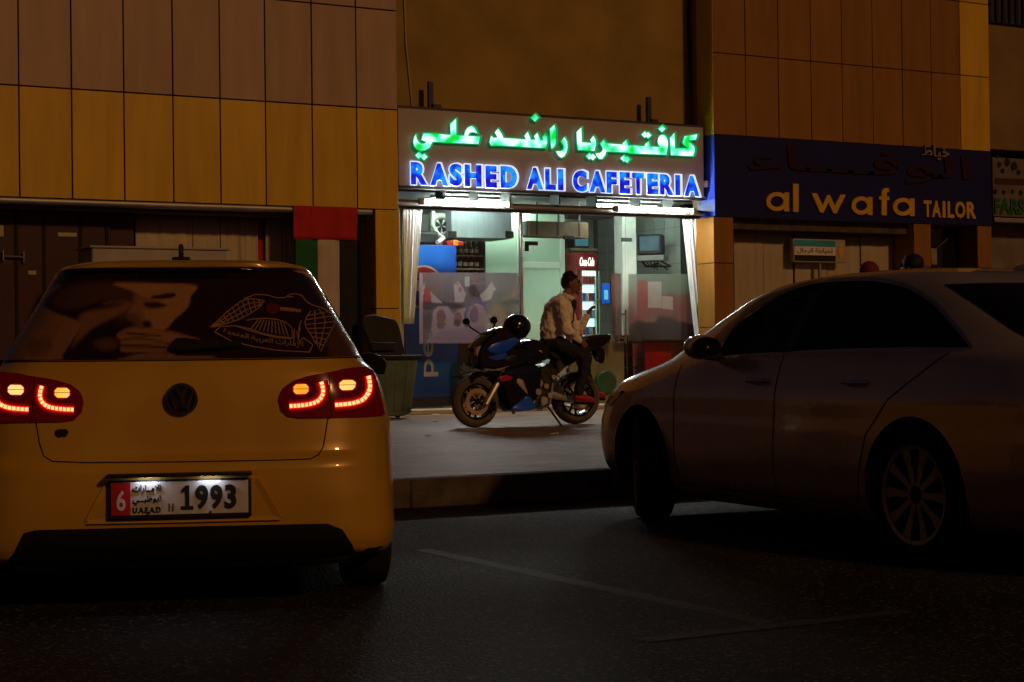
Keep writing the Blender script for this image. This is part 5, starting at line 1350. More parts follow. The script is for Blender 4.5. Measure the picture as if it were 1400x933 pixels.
def axpatch(car, name, poly, mat, axis, off=.004, th=.004, res=.08):
    """panel laid on the body by straight projection; poly in metres, axis 'x+','x-','z','f'"""
    o2, d2 = {'x+': (lambda a, c: (5, a, c), (-1, 0, 0)), 'x-': (lambda a, c: (-5, a, c), (1, 0, 0)), 'z': (lambda a, c: (a, c, 5), (0, 0, -1)), 'f': (lambda a, c: (a, 9, c), (0, -1, 0)), 'r': (lambda a, c: (a, -6, c), (0, 1, 0))}[axis]
    pts = []
    for i in range(len(poly)):
        a, c = Vector(poly[i]), Vector(poly[(i + 1) % len(poly)]); m = max(1, int((c - a).length / res)); pts += [a.lerp(c, j / m) for j in range(m)]
    nb = len(pts); inn = []
    def inside(x, y):
        c = False
        for i in range(nb):
            a, e = pts[i], pts[i - 1]
            if (a.y > y) != (e.y > y) and x < (e.x - a.x) * (y - a.y) / (e.y - a.y) + a.x: c = not c
        return c
    x0, x1 = min(p.x for p in pts), max(p.x for p in pts); y0, y1 = min(p.y for p in pts), max(p.y for p in pts)
    yy = y0 + res / 2
    while yy < y1:
        xx = x0 + res / 2
        while xx < x1:
            if inside(xx, yy) and min((Vector((xx, yy)) - p).length for p in pts) > res * .4: inn.append(Vector((xx, yy)))
            xx += res
        yy += res
    r = geometry.delaunay_2d_cdt(pts + inn, [], [list(range(nb))], 1, 1e-6)
    top = []; bot = []; D = Vector(d2)
    for p in r[0]:
        h_ = car.full.ray_cast(Vector(o2(p.x, p.y)), D)
        if h_[0] is None: q, n = car.full.find_nearest(Vector(o2(p.x, p.y)) + D * 4.2)[:2]
        else: q, n = h_[0], h_[1]
        if n.dot(D) > 0: n = -n
        top.append(q + n * (off + th)); bot.append(q + n * off)
    N = len(top); f = [tuple(t) for t in r[2]]; ed = {}
    for t in f:
        for i in range(3):
            e = (t[i], t[(i + 1) % 3]); k = tuple(sorted(e)); ed[k] = None if k in ed else e
    return B().add(top + bot, f + [tuple(i + N for i in t[::-1]) for t in f] + [(e[0], e[0] + N, e[1] + N, e[1]) for e in ed.values() if e]).o(name, mat, car.t, smooth=50, weld=False)
for ax in ('x+', 'x-'):
    axpatch(G, 'side_window', [(.75, 1.02), (1.45, 1.0), (1.45, 1.36), (.95, 1.33), (.72, 1.15)], 'glass_black', ax)
    axpatch(G, 'side_window', [(1.55, 1.0), (2.55, .99), (2.35, 1.16), (1.95, 1.35), (1.55, 1.365)], 'glass_black', ax)
axpatch(G, 'windscreen', [(-.66, 1.04), (.66, 1.04), (.55, 1.38), (-.55, 1.38)], 'glass_black', 'f')
for sx in (-1, 1): axpatch(G, 'headlight', [(sx * .42, .62), (sx * .78, .68), (sx * .82, .78), (sx * .45, .72)], 'glass_black', 'f')

# ---------------- sedan on the right
S = Car('parked_car', 'silver-beige saloon parked nose to the kerb on the right', (6.72, 6.34), 4.0)
S.body([
 (.17, -1.02, 3.46, .835, 5, 5), (.23, -1.14, 3.57, .890, 5.5, 5.5), (.33, -1.19, 3.65, .918, 6, 6), (.48, -1.22, 3.69, .930, 6, 6), (.60, -1.22, 3.67, .931, 6, 6), (.70, -1.20, 3.61, .927, 6, 6), (.77, -1.19, 3.53, .928, 6, 6), (.82, -1.18, 3.44, .923, 6, 6),
 (.86, -1.17, 3.37, .915, 6, 6), (.90, -1.16, 3.22, .905, 6, 6), (.94, -1.15, 3.02, .894, 6, 6), (.975, -1.13, 2.85, .883, 6, 6), (1.0, -1.10, 2.76, .873, 6, 6), (1.025, -1.04, 2.70, .859, 6, 6), (1.05, -.92, 2.66, .840, 6, 6),
 (1.10, -.74, 2.58, .806, 6, 6), (1.20, -.50, 2.38, .748, 6, 6), (1.30, -.27, 2.16, .692, 6, 6), (1.38, -.06, 1.96, .645, 5.5, 5.5), (1.435, .12, 1.74, .590, 5, 5), (1.468, .32, 1.48, .505, 4, 4), (1.486, .56, 1.20, .37, 3.2, 3.2), (1.492, .72, 1.02, .22, 3, 3)], 1.0, nl=80)
dlo_px = [(977, 490), (1016, 487.5), (1055, 485), (1105, 482.5), (1154, 480.5), (1240, 478.5), (1329, 477), (1314, 453), (1298, 434), (1281, 415.5), (1265, 404), (1248, 394), (1232, 388), (1215, 384), (1196, 381.5), (1177, 381), (1153, 381.5), (1130, 383), (1106, 387), (1083, 394), (1066, 402.5), (1050, 413), (1031, 425), (1012, 439), (1000, 453), (989, 467)]
S.miss = 0
dlo = [(h_.y, h_.z) for h_ in (S.hit(*q)[0] for q in dlo_px)]
dlo_in = inflate(dlo, -.013)
def clip(poly, y0, keep_hi):
    out = []; n = len(poly)
    for i in range(n):
        a, c = poly[i], poly[(i + 1) % n]; ia, ic = (a[0] >= y0) == keep_hi, (c[0] >= y0) == keep_hi
        if ia: out.append(a)
        if ia != ic: t = (y0 - a[0]) / (c[0] - a[0]); out.append((y0, a[1] + (c[1] - a[1]) * t))
    return out
tun = B().prism(dlo_in, 'x', -1.2, 1.2)
arch = [B().lathe([(.0, -.26), (.385, -.26), (.385, .26), (0, .26)], (sx * .90, yy, .335), 'x', 44) for sx in (-1, 1) for yy in (.0, 2.74)]
S.cut(arch + [tun], 'paint_silver')
for ax in ('x+', 'x-'):
    axpatch(S, 'side_window', clip(inflate(dlo, -.006), 1.21, True), 'tint_glass', ax, -.004, .003)
    axpatch(S, 'side_window', clip(inflate(dlo, -.006), 1.15, False), 'tint_glass', ax, -.004, .003)
    axpatch(S, 'window_pillar', [(1.22, 1.03), (1.14, 1.031), (1.14, 1.385), (1.22, 1.37)], 'black_gloss', ax, -.002, .006, .05)
rg = [S.hit(x_, y_)[0] for x_, y_ in ((1292, 390), (1318, 406), (1345, 424), (1370, 441), (1392, 456))]
rgl = [(-abs(p.x), p.z) for p in rg]
rgl = [(x_, z_) for x_, z_ in rgl] + [(rgl[-1][0] - .01, 1.07)]
axpatch(S, 'rear_glass', rgl + [(-x_, z_) for x_, z_ in rgl[::-1]], 'rear_black', 'r', .002, .003, .06)
axpatch(S, 'windscreen', [(-.70, 1.04), (.70, 1.04), (.52, 1.39), (-.52, 1.39)], 'glass_black', 'f', .002, .003, .06)
# seats seen through the tinted side glass
for sx in (-.38, .38):
    for yy in (.95, -.02):
        b = B().box(sx - .22, sx + .22, yy, yy + .14, .95, 1.14).box(sx - .11, sx + .11, yy + .02, yy + .11, 1.16, 1.31); b.o('seat', 'steel_dark', S.t, bev=.04)
def side_line(car, x_side, pts, w, name, mat, off=.001, th=.0015, step=.05):
    b = B(); D = Vector((-x_side, 0, 0))
    for line in pts:
        q = []
        for i in range(len(line) - 1):
            a, c = Vector(line[i]), Vector(line[i + 1]); m = max(1, int((c - a).length / step)); q += [a.lerp(c, j / m) for j in range(m)]
        q.append(Vector(line[-1])); poly = stroke2d([tuple(p) for p in q], w); n = len(q); top = []; bot = []
        for u, v in poly:
            h_ = car.full.ray_cast(Vector((x_side * 5, u, v)), D); p, nn = (h_[0], h_[1]) if h_[0] is not None else car.full.find_nearest(Vector((x_side * .9, u, v)))[:2]
            if nn.dot(D) > 0: nn = -nn
            top.append(p + nn * (off + th)); bot.append(p + nn * off)
        N = len(top); f = []
        for i in range(n - 1): f += [(i, i + 1, 2 * n - 2 - i, 2 * n - 1 - i)]
        b.add(top + bot, f + [tuple(i + N for i in t[::-1]) for t in f] + [(i, i + N, (i + 1) % N + N, (i + 1) % N) for i in range(N)])
    return b.o(name, mat, car.t, smooth=0, weld=False)
for sx in (-1, 1):
    side_line(S, sx, [dlo + [dlo[0]]], .010, 'window_trim', 'chrome', .001, .004, .06)
    side_line(S, sx, [[(2.27, .97), (2.28, .75), (2.28, .42), (2.24, .26)]], .006, 'door_seam', 'seam_grey')
    side_line(S, sx, [[(1.18, 1.02), (1.19, .7), (1.21, .4), (1.19, .26)]], .006, 'door_seam', 'seam_grey')
    side_line(S, sx, [[(-.20, 1.03), (-.02, .92), (.18, .80), (.36, .62), (.43, .42), (.46, .26)]], .006, 'door_seam', 'seam_grey')
    side_line(S, sx, [[(2.25, .25), (1.2, .245), (.5, .245)]], .008, 'sill_seam', 'seam_grey')
    for yy in (1.26, .36):
        b = B().tube([(sx * .905, yy, .88), (sx * .945, yy + .03, .882), (sx * .948, yy + .1, .882), (sx * .945, yy + .17, .882), (sx * .905, yy + .2, .88)], .013, 8); b.o('door_handle', 'chrome', S.t)
    m = B().ball((sx * 1.0, 1.83, 1.075), (.115, .075, .072), 20, 12).o('wing_mirror', 'paint_silver', S.t)
    B().lathe([(0, -.012), (.088, -.012), (.092, .0), (0, .004)], (0, 0, 0), 'y', 24).o('mirror_glass', 'glass_black', m).location = (sx * 1.0, 1.768, 1.075)
    m.children[0].scale = (1.05, 1, .66)
    B().tube([(sx * .86, 1.86, 1.02), (sx * .97, 1.84, 1.03)], .028).o('mirror_arm', 'black', m)
for sx in (-1, 1):
    wheel(S, sx * .815, 0., .335, .225, sx, 10, .247)
    wheel(S, sx * .815, 2.74, .335, .225, sx, 10, .247, steer=math.radians(-24))
    axpatch(S, 'headlight', [(sx * .48, .62), (sx * .86, .70), (sx * .88, .80), (sx * .52, .74)], 'glass_black', 'f')
    axpatch(S, 'tail_light', [(sx * .45, .78), (sx * .76, .77), (sx * .76, .92), (sx * .45, .94)], 'lamp_dark', 'r')
B().box(-.74, .74, -.8, 3.3, .14, .25).o('underbody', 'car_black', S.t, bev=.03)
B().prism([(.12, 1.44), (.32, 1.45), (.28, 1.478), (.20, 1.495), (.155, 1.53), (.13, 1.525)], 'x', -.016, .016).o('antenna', 'paint_silver', S.t, bev=.006)

# ------------------------------------------------------------------ motorcycle
M('bike_black', (.006, .006, .008), .10, var=.15, spec=.4)
M('bike_blue', (.01, .10, .85), .25, var=.1, spec=.5)
M('bike_navy', (.005, .008, .045), .10, var=.1, spec=.4)
M('bike_red', (.45, .015, .015), .35)
M('bike_silver', (.62, .58, .54), .3, metal=.7, var=.15)
M('bike_bronze', (.55, .40, .25), .35, metal=.6, var=.2)
M('bike_metal', (.06, .058, .055), .4, metal=.8, var=.3, vs=12)
M('lens_clear', (.35, .33, .28), .1, coat=.8)
M('seat_vinyl', (.012, .012, .014), .4, var=.2)
BYK = 17.62
MB_ = thing('motorcycle', 'blue and black sports motorcycle on its side stand before the cafeteria', 'motorcycle', (0, 0, 0))
def pillow(name, poly, mat, hw, Yc=BYK, s=.88, parent=MB_, smooth=28, curve=True):
    pp = XZ(jclosed(poly, 3) if curve else poly, Yc)
    cx = sum(p[0] for p in pp) / len(pp); cz = sum(p[1] for p in pp) / len(pp); n = len(pp)
    vs = []; fs = []
    for yy, k in ((-1, s), (-.86, .5 + .5 * s), (0, 1), (.86, .5 + .5 * s), (1, s)):
        vs += [(cx + (u - cx) * k, Yc + yy * hw, cz + (v - cz) * k) for u, v in pp]
    for i in range(4): fs += [(i * n + k, i * n + (k + 1) % n, (i + 1) * n + (k + 1) % n, (i + 1) * n + k) for k in range(n)]
    fs += [tuple(range(n)), tuple(4 * n + k for k in range(n))[::-1]]
    return B().add(vs, fs).o(name, mat, parent, smooth=smooth)
def BP(px, py, dy=0.): return at(px, py, BYK) + Vector((0, dy, 0))
def moto_wheel(px, py, R, w, disc_r, discs):
    c = BP(px, py); c.z = PZ + R
    hub = B().lathe([(R - .115, -w * .32), (R - .105, -w * .34), (R - .085, -w * .30), (R - .095, 0), (R - .085, w * .30), (R - .105, w * .34), (R - .115, w * .32), (R - .11, 0), (R - .115, -w * .32)], (0, 0, 0), 'y', 40)
    hub.cyl((0, -w * .5, 0), (0, w * .5, 0), .035, n=14)
    ho = hub.o('wheel', 'bike_black', MB_); ho.location = c
    B().lathe([(R - .09, -w * .40), (R - .05, -w * .5), (R - .02, -w * .40), (R - .004, -w * .2), (R, 0), (R - .004, w * .2), (R - .02, w * .40), (R - .05, w * .5), (R - .09, w * .40)], (0, 0, 0), 'y', 48).o('tyre', 'tyre_dust', ho)
    for k in range(3):
        a = k * 2 * PI / 3 + .3
        for s in (-1, 1):
            b = B(); b.tube([(.03 * math.cos(a + s * .6), 0, .03 * math.sin(a + s * .6)), ((R - .11) * math.cos(a + s * .22), 0, (R - .11) * math.sin(a + s * .22))], .014, 6); b.o('spoke', 'bike_black', ho)
    for yy in discs:
        b = B().lathe([(disc_r, yy - .003), (disc_r, yy + .003), (disc_r * .68, yy + .003), (disc_r * .68, yy - .003), (disc_r, yy - .003)], (0, 0, 0), 'y', 36)
        b.o('brake_disc', 'bike_bronze', ho)
        b = B()
        for k in range(6):
            a = k * PI / 3; b.tube([(.04 * math.cos(a), yy, .04 * math.sin(a)), (disc_r * .7 * math.cos(a + .2), yy, disc_r * .7 * math.sin(a + .2))], .008, 5)
        b.o('disc_carrier', 'bike_bronze', ho)
    return ho
moto_wheel(649.5, 550, .302, .125, .155, (-.06, .06))
moto_wheel(786.5, 549, .315, .19, .11, (-.09,))
pillow('fairing', [(646.7, 505), (642, 491.4), (644.7, 478), (653.4, 464.4), (666, 454), (677.6, 448), (690, 452), (701, 462), (711, 476), (713, 497), (693, 505.5), (673.7, 506.5)], 'bike_black', .19, s=.86)
for s_ in (-1, 1):
    pillow('fairing_panel', [(665, 479), (674, 470), (689, 465.5), (704, 461.5), (710, 466), (701, 475), (692, 481), (677, 484)], 'bike_blue', .016, BYK + s_ * .185)
    pillow('fairing_panel', [(666, 489), (678, 485), (692, 482), (691, 490), (677, 493)], 'bike_blue', .016, BYK + s_ * .185)
    pillow('fairing_vent', [(690, 490), (704, 485), (706, 493), (694, 498)], 'black', .010, BYK + s_ * .186)
for px_, py_ in ((684, 540), (687, 546), (690, 552)):
    B().tube([BP(px_ + 8, py_ - 16, -.10), BP(px_, py_, -.13), BP(px_ + 6, py_ + 14, -.12)], .018, 8).o('exhaust_header', 'bike_bronze', MB_)
for k_, (q0, q1) in enumerate((((697, 476), (690, 492)), ((700, 472), (712, 482)), ((744, 500), (760, 520)))):
    B().tube([BP(*q0, -.15), BP((q0[0] + q1[0]) / 2 - 2, (q0[1] + q1[1]) / 2 + 2, -.18), BP(*q1, -.15)], .007, 6).o('hose', 'black', MB_)
pillow('windscreen', [(661, 457), (670, 450.5), (683, 446.5), (692, 452), (688, 459), (670, 462)], 'glass_black', .13)
pillow('fairing_flash', [(658, 503.5), (676, 505.5), (698, 500), (684, 507.5), (668, 506.5)], 'bike_silver', .008, BYK - .188, curve=False)
pillow('lower_fairing', [(676, 517), (684, 503), (710, 495), (728, 499), (733, 520), (728, 543), (716, 556), (703, 562), (690, 563), (684, 552), (680, 536)], 'bike_black', .17)
pillow('belly_panel', [(698, 561), (710, 549), (721, 541), (728, 548), (732, 558), (721, 562)], 'bike_blue', .02, BYK - .165)
pillow('decal', [(683, 516), (697, 511.5), (701, 513), (699, 519), (685, 522)], 'bike_red', .008, BYK - .168)
pillow('decal', [(706, 522), (712, 514), (718, 528), (722, 540), (714, 532)], 'bike_silver', .006, BYK - .17)
pillow('side_panel', [(684, 510), (700, 505), (716, 500), (738, 503), (742, 509), (730, 516), (718, 521), (700, 516)], 'bike_navy', .012, BYK - .17, curve=False)
pillow('headlight', [(649, 484), (651, 476), (658, 472.5), (663, 477), (661, 486), (654, 490)], 'lens_clear', .03, BYK - .13)
pillow('headlight', [(646, 484), (648, 477), (652, 474), (655, 478), (654, 486), (649, 489)], 'lens_clear', .03, BYK + .10)
pillow('tank', [(703, 480), (706, 472), (712, 466), (722, 463), (732, 465), (741, 471), (748, 480), (744, 490), (734, 497), (720, 501), (708, 499)], 'bike_black', .15, s=.8)
pillow('tank_side', [(706, 482), (716, 477), (736, 479), (744, 484), (734, 493), (716, 497)], 'bike_navy', .012, BYK - .15, curve=False)
fl = BP(729.5, 483, -.152)
b = B()
for k in range(6):
    a = k * PI / 3; b.ball((fl.x + .022 * math.cos(a), fl.y, fl.z + .022 * math.sin(a)), (.014, .006, .014), 8, 5)
b.ball(fl, (.014, .008, .014), 8, 5).o('tank_emblem', 'bike_bronze', MB_)
pillow('engine', [(722, 505), (744, 496), (757, 504), (755, 530), (750, 545), (744, 556), (722, 559), (715, 542)], 'bike_metal', .13, curve=False)
for k_, (q_, r_) in enumerate((((729, 524), .045), ((738, 528), .035), ((733, 512), .03), ((748, 516), .03), ((720, 549), .03))):
    c_ = BP(*q_); B().cyl(c_ + Vector((0, -.16, 0)), c_ + Vector((0, -.12, 0)), r_, r_ * .8, 12).o('engine_part', ('bike_silver', 'bike_bronze', 'bike_metal')[k_ % 3], MB_, bev=.004)
for px, py, r in ((734, 548, .05), (726, 536, .04), (742, 541, .035)):
    q = BP(px, py); B().cyl(q + Vector((0, -.185, 0)), q + Vector((0, -.14, 0)), r, r * 1.1, 20).o('engine_cover', 'bike_silver', MB_, bev=.005)
pillow('seat', [(740, 480), (750, 483), (766, 483), (784, 477), (796, 471), (804, 474), (798, 483), (780, 489), (752, 492)], 'seat_vinyl', .12)
pillow('tail_unit', [(786, 468), (800, 463), (818, 460), (832, 460), (829, 467), (818, 475), (804, 482), (790, 482)], 'bike_black', .10, s=.9, curve=False)
pillow('tail_pad', [(784, 464.5), (800, 459.5), (818, 457), (831, 458), (828, 463), (806, 466), (790, 469)], 'seat_vinyl', .09)
pillow('plate_holder', [(811, 478), (824, 477), (823, 497), (815, 492)], 'bike_black', .05)
pillow('subframe', [(756, 490), (800, 482), (806, 486), (770, 500), (758, 512)], 'bike_metal', .09)
pillow('front_mudguard', [(638, 517), (645, 511), (656, 508), (672, 511), (678, 518), (672, 521), (656, 514), (646, 518), (640, 525)], 'bike_black', .075)
pillow('rear_hugger', [(760, 526), (770, 516), (790, 512), (806, 518), (812, 530), (806, 524), (788, 517), (772, 521), (764, 532)], 'bike_black', .09)
for s in (-1, 1):
    B().tube([BP(697, 478, s * .10), BP(677, 519, s * .10), BP(661, 551, s * .10)], [.026, .028, .024], 12).o('fork_leg', 'bike_bronze', MB_)
    B().tube([BP(674, 524, s * .115), BP(658, 553, s * .115)], .034, 10).o('fork_slider', 'bike_silver', MB_)
    q = BP(668, 556, s * .11); B().box(q.x - .03, q.x + .03, q.y - .025, q.y + .025, q.z - .05, q.z + .06).o('caliper', 'bike_black', MB_, bev=.01)
    B().tube([BP(694, 473, s * .1), BP(700, 476, s * .30), BP(703, 478, s * .36)], .014, 8).o('handlebar', 'bike_metal', MB_)
    B().tube([BP(664, 456, s * .14), BP(659, 447, s * .30), BP(657, 441, s * .33)], .010, 6).o('mirror_stalk', 'bike_black', MB_)
    B().ball(BP(656, 439, s * .34), (.045, .05, .045), 14, 9).o('mirror', 'bike_black', MB_)
    B().tube([BP(744, 538, s * .11), BP(765, 545, s * .13), BP(787, 549, s * .125)], [.045, .035, .028], 8).o('swingarm', 'bike_silver', MB_)
    B().tube([BP(747, 524, s * .15), BP(742, 553, s * .16)], .013, 6).o('peg_bracket', 'bike_silver', MB_)
    q = BP(770, 538, s * .2); B().cyl(q, q + Vector((0, s * .1, 0)), .014).o('foot_peg', 'bike_metal', MB_)
B().tube([BP(741, 556, -.14), BP(746, 568, -.20), BP(751.5, 583.5, -.30)], .013, 8).o('side_stand', 'bike_metal', MB_)
B().tube([BP(722, 556, -.05), BP(744, 559, .1), BP(768, 548, .2), BP(795, 520, .2)], [.03, .03, .035, .05], 12).o('exhaust', 'bike_silver', MB_)
b = B().lathe([(.105, -.005), (.105, .005), (.075, .005), (.075, -.005), (.105, -.005)], BP(786.5, 549, -.115), 'y', 30); b.o('sprocket', 'bike_bronze', MB_)
B().tube([BP(745, 541, -.115), BP(786, 537.5, -.115)], .008, 5).tube([BP(745, 549, -.115), BP(786, 560.5, -.115)], .008, 5).o('chain', 'bike_metal', MB_)
B().tube([BP(752, 516, -.13), BP(775, 497, -.1), BP(795, 488, -.08)], .012, 6).o('frame_rail', 'bike_silver', MB_)
HM = thing('helmet', 'black motorcycle helmet resting on the bike tank', 'helmet', (0, 0, 0))
hc = BP(705.5, 447, -.02)
B().ball(hc, (.175, .14, .15), 24, 16).o('shell', 'black_gloss', HM)
B().ball(hc + Vector((-.03, -.012, -.02)), (.152, .138, .085), 20, 12).o('visor', 'glass_black', HM)
B().lathe([(.10, -.10), (.12, -.115), (.10, -.13), (.085, -.115)], hc, 'z', 20).o('neck_roll', 'black', HM)

# ------------------------------------------------------------------ people
M('skin', (.22, .11, .07), .55, var=.1)
M('hair', (.010, .008, .008), .6, bump=.6, bs=120)
M('jacket', (.86, .78, .69), .75, var=.1, vs=7, bump=.5, bs=22)
M('jeans', (.018, .019, .026), .8, var=.2, vs=10, bump=.5, bs=22)
M('shoe_red', (.42, .02, .025), .5)
M('sole', (.35, .33, .32), .6)
M('shirt_dark', (.03, .028, .03), .8)
M('cap_red', (.16, .02, .02), .8)
M('shirt_blue', (.08, .10, .16), .8)
def caps(b, chain, n=14):
    """chain of (point, radius): overlapping tapered limbs, fused later"""
    for (p, r1), (q, r2) in zip(chain, chain[1:]):
        b.tube([p, q], [r1, r2], n)
    for p, r in chain: b.ball(p, r, n, 9)
def fused(b, name, mat, parent, vox=.012, it=5, folds=0.):
    me = b.mesh(name, 0, weld=False); o = link(name, me, mat, parent)
    m = o.modifiers.new('r', 'REMESH'); m.mode = 'VOXEL'; m.voxel_size = vox
    s = o.modifiers.new('s', 'SMOOTH'); s.iterations = it; s.factor = .5
    if folds:
        tx_ = bpy.data.textures.new('folds', 'CLOUDS'); tx_.noise_scale = .075; tx_.noise_depth = 2
        dm = o.modifiers.new('d', 'DISPLACE'); dm.texture = tx_; dm.strength = folds; dm.mid_level = .5; dm.texture_coords = 'GLOBAL'
    me = apply_mods(o); me.polygons.foreach_set('use_smooth', [True] * len(me.polygons))
    if not me.materials: me.materials.append(MATS[mat])
    return o
def hand(b, wrist, dirv, side, curl, r=.0085):
    """palm and five fingers rooted in it; dirv = forearm direction, side = thumb direction"""
    d = Vector(dirv).normalized(); s = (Vector(side) - d * Vector(side).dot(d)).normalized(); n = d.cross(s)
    palm0 = wrist + d * .02
    for k in (-1, -.33, .33, 1):
        caps(b, [(wrist, .024), (wrist + d * .085 + s * .030 * k, .013)], 8)
    for i, (k, L) in enumerate(((1, .066), (.33, .078), (-.33, .072), (-1, .056))):
        p = wrist + d * .088 + s * .030 * k; a = d
        ch = [(p, r)]
        for j in range(3):
            a = (Matrix.Rotation(curl * (.7 + .12 * i), 3, s) @ a); p = p + a * L * (.45, .32, .23)[j]; ch.append((p, r * (1 - .08 * j)))
        caps(b, ch, 8)
    t = wrist + d * .03 + s * .03
    caps(b, [(t, .012), (t + (d * .5 + s * .75).normalized() * .035, .011), (t + (d * .85 + s * .6).normalized() * .068 + n * .01, .009)], 8)
def head(b, c, face, r=1.):
    """skull, jaw, nose, ears; face = direction the face looks"""
    f = Vector(face).normalized(); s = f.cross(Vector((0, 0, 1))).normalized(); u = s.cross(f)
    b.ball(c + u * .02 * r, (.083 * r, .083 * r, .098 * r), 20, 14)
    b.ball(c - u * .045 * r + f * .022 * r, (.058 * r, .058 * r, .062 * r), 16, 10)
    b.ball(c + f * .055 * r + u * .0 * r, (.045 * r,) * 3, 12, 8)
    caps(b, [(c + f * .088 * r + u * .028 * r, .010 * r), (c + f * .108 * r - u * .008 * r, .014 * r)], 10)
    b.ball(c + f * .088 * r - u * .045 * r, (.02 * r, .02 * r, .012 * r), 10, 6)
    b.ball(c + f * .072 * r - u * .088 * r, (.022 * r,) * 3, 10, 6)
    for k in (-1, 1): b.ball(c + s * .083 * r * k - f * .005 * r, (.014 * r, .014 * r, .03 * r), 8, 6)
    return f, s, u
def face_bits(parent, c, f, s, u, r=1.):
    for k in (-1, 1):
        B().ball(c + f * .086 * r + s * .030 * r * k + u * .022 * r, .010 * r, 10, 6).o('eye', 'hair', parent)
        B().tube([c + f * .094 * r + s * .012 * r * k + u * .042 * r, c + f * .088 * r + s * .046 * r * k + u * .044 * r], .006 * r, 6).o('eyebrow', 'hair', parent)
    B().tube([c + f * .106 * r - s * .022 * r - u * .046 * r, c + f * .111 * r - u * .049 * r, c + f * .106 * r + s * .022 * r - u * .046 * r], .006 * r, 6).o('mouth', 'shirt_dark', parent)
RD = thing('person', 'person in beige jacket, dark jeans and red shoes sitting on the motorcycle', 'person', (0, 0, 0))
sk = B()
pel, wai, che = BP(754, 468), BP(754, 451, -.01), BP(763, 425, -.02)
nb, hd = BP(771, 406, -.02), BP(779.5, 389, -.03)
shN, shF = BP(756, 416, -.18), BP(779, 416, .12)
elN, wrN = BP(759, 452, -.27), BP(778.5, 466, -.24)
elF, wrF = BP(792.5, 453, .06), BP(803, 432, .00)
hpN, knN, anN = BP(757, 471, -.10), BP(785, 490, -.27), BP(774, 538, -.29)
hpF, knF, anF = BP(761, 471, .10), BP(808, 487, .24), BP(821, 533, .24)
def toe(a, dx, dz): return a + Vector((dx, -.03, dz))
caps(sk, [(pel, .12), (wai, .105), (che, .125), (nb, .055), (hd - Vector((.015, 0, .03)), .052)])
caps(sk, [(che + Vector((0, .0, .05)), .09), (shN, .05), (elN, .040), (wrN, .028)]); caps(sk, [(che + Vector((0, 0, .05)), .09), (shF, .05), (elF, .040), (wrF, .028)])
caps(sk, [(pel, .11), (hpN, .08), (knN, .055), (anN, .04)]); caps(sk, [(pel, .11), (hpF, .08), (knF, .055), (anF, .04)])
for a in (anN, anF): caps(sk, [(a - Vector((.02, 0, .03)), .035), (toe(a, .16, -.07), .028)])
f_, s_, u_ = head(sk, hd, (.78, -.62, -.05), 1.12)
hand(sk, wrN, (BP(790, 475, -.21) - wrN), (0, -.2, 1), .25)
hand(sk, wrF, (BP(809, 417, -.02) - wrF), (-.6, -.6, .2), -.45)
fused(sk, 'body', 'skin', RD, .0085, 3)
face_bits(RD, hd, f_, s_, u_, 1.12)
jk = B()
caps(jk, [(pel + Vector((0, 0, .06)), .142), (wai, .15), (che, .175), (che + Vector((.02, 0, .07)), .125), (nb - Vector((0, 0, .015)), .072)])
for (sh, el, wr) in ((shN, elN, wrN), (shF, elF, wrF)):
    caps(jk, [(che + Vector((.01, 0, .06)), .11), (sh, .074), (el, .060), (wr - (wr - el).normalized() * .015, .046)])
    m_ = sh.lerp(el, .5); jk.ball(m_ + Vector((.0, -.01, 0)), .068, 12, 8)
fused(jk, 'jacket', 'jacket', RD, .011, 4, .05)
B().tube([nb + Vector((-.06, -.03, .01)), nb + Vector((-.03, -.09, .0)), nb + Vector((.05, -.085, -.02)), nb + Vector((.085, -.03, -.035)), nb + Vector((.06, .05, -.01)), nb + Vector((-.03, .06, .02))], .026, 8, closed=True).o('collar', 'jacket', RD)
B().tube([nb + Vector((.075, -.085, -.05)), che + Vector((.135, -.125, .0)), che + Vector((.125, -.125, -.12)), wai + Vector((.10, -.115, -.02))], .009, 6).o('zip', 'shirt_dark', RD)
B().prism([(nb.x + .06, nb.z - .02), (nb.x + .11, nb.z - .05), (nb.x + .10, nb.z - .16)], 'y', nb.y - .10, nb.y - .02).o('shirt_front', 'shirt_dark', RD, bev=.01)
tr = B()
caps(tr, [(pel - Vector((0, 0, .01)), .145), (pel + Vector((0, 0, .07)), .135)])
for hp, kn, an in ((hpN, knN, anN), (hpF, knF, anF)): caps(tr, [(pel, .13), (hp, .105), (kn, .078), (an + Vector((0, 0, .01)), .060)])
fused(tr, 'trousers', 'jeans', RD, .012, 4, .035)
for a in (anN, anF):
    sh = B(); caps(sh, [(a - Vector((.03, 0, .045)), .046), (toe(a, .06, -.055), .046), (toe(a, .17, -.085), .036)])
    so = fused(sh, 'shoe', 'shoe_red', RD, .010, 3)
    B().tube([a + Vector((-.06, 0, -.088)), toe(a, .06, -.10), toe(a, .19, -.115)], [.03, .034, .026], 8).o('sole', 'black', so)
hr = B()
hr.ball(hd + u_ * .052 - f_ * .022, (.108, .102, .096), 18, 12); hr.ball(hd + u_ * .02 - f_ * .058, (.072, .084, .094), 14, 10)
rnd = random.Random(3)
for k in range(46):
    a = rnd.uniform(0, 2 * PI); e = rnd.uniform(.1, 1.4); d = Vector((math.cos(a) * math.cos(e), math.sin(a) * math.cos(e), math.sin(e)))
    if d.dot(f_) > .55: continue
    hr.ball(hd + u_ * .052 - f_ * .022 + Vector((d.x * .1, d.y * .095, d.z * .092)), rnd.uniform(.014, .026), 7, 5)
fused(hr, 'hair', 'hair', RD, .009, 1)
CG = B().cyl(BP(809, 416.5, -.03), BP(814.5, 409, -.05), .006).o('cigarette', 'paper', None, label='white cigarette held up in the rider\'s raised hand', cat='cigarette')

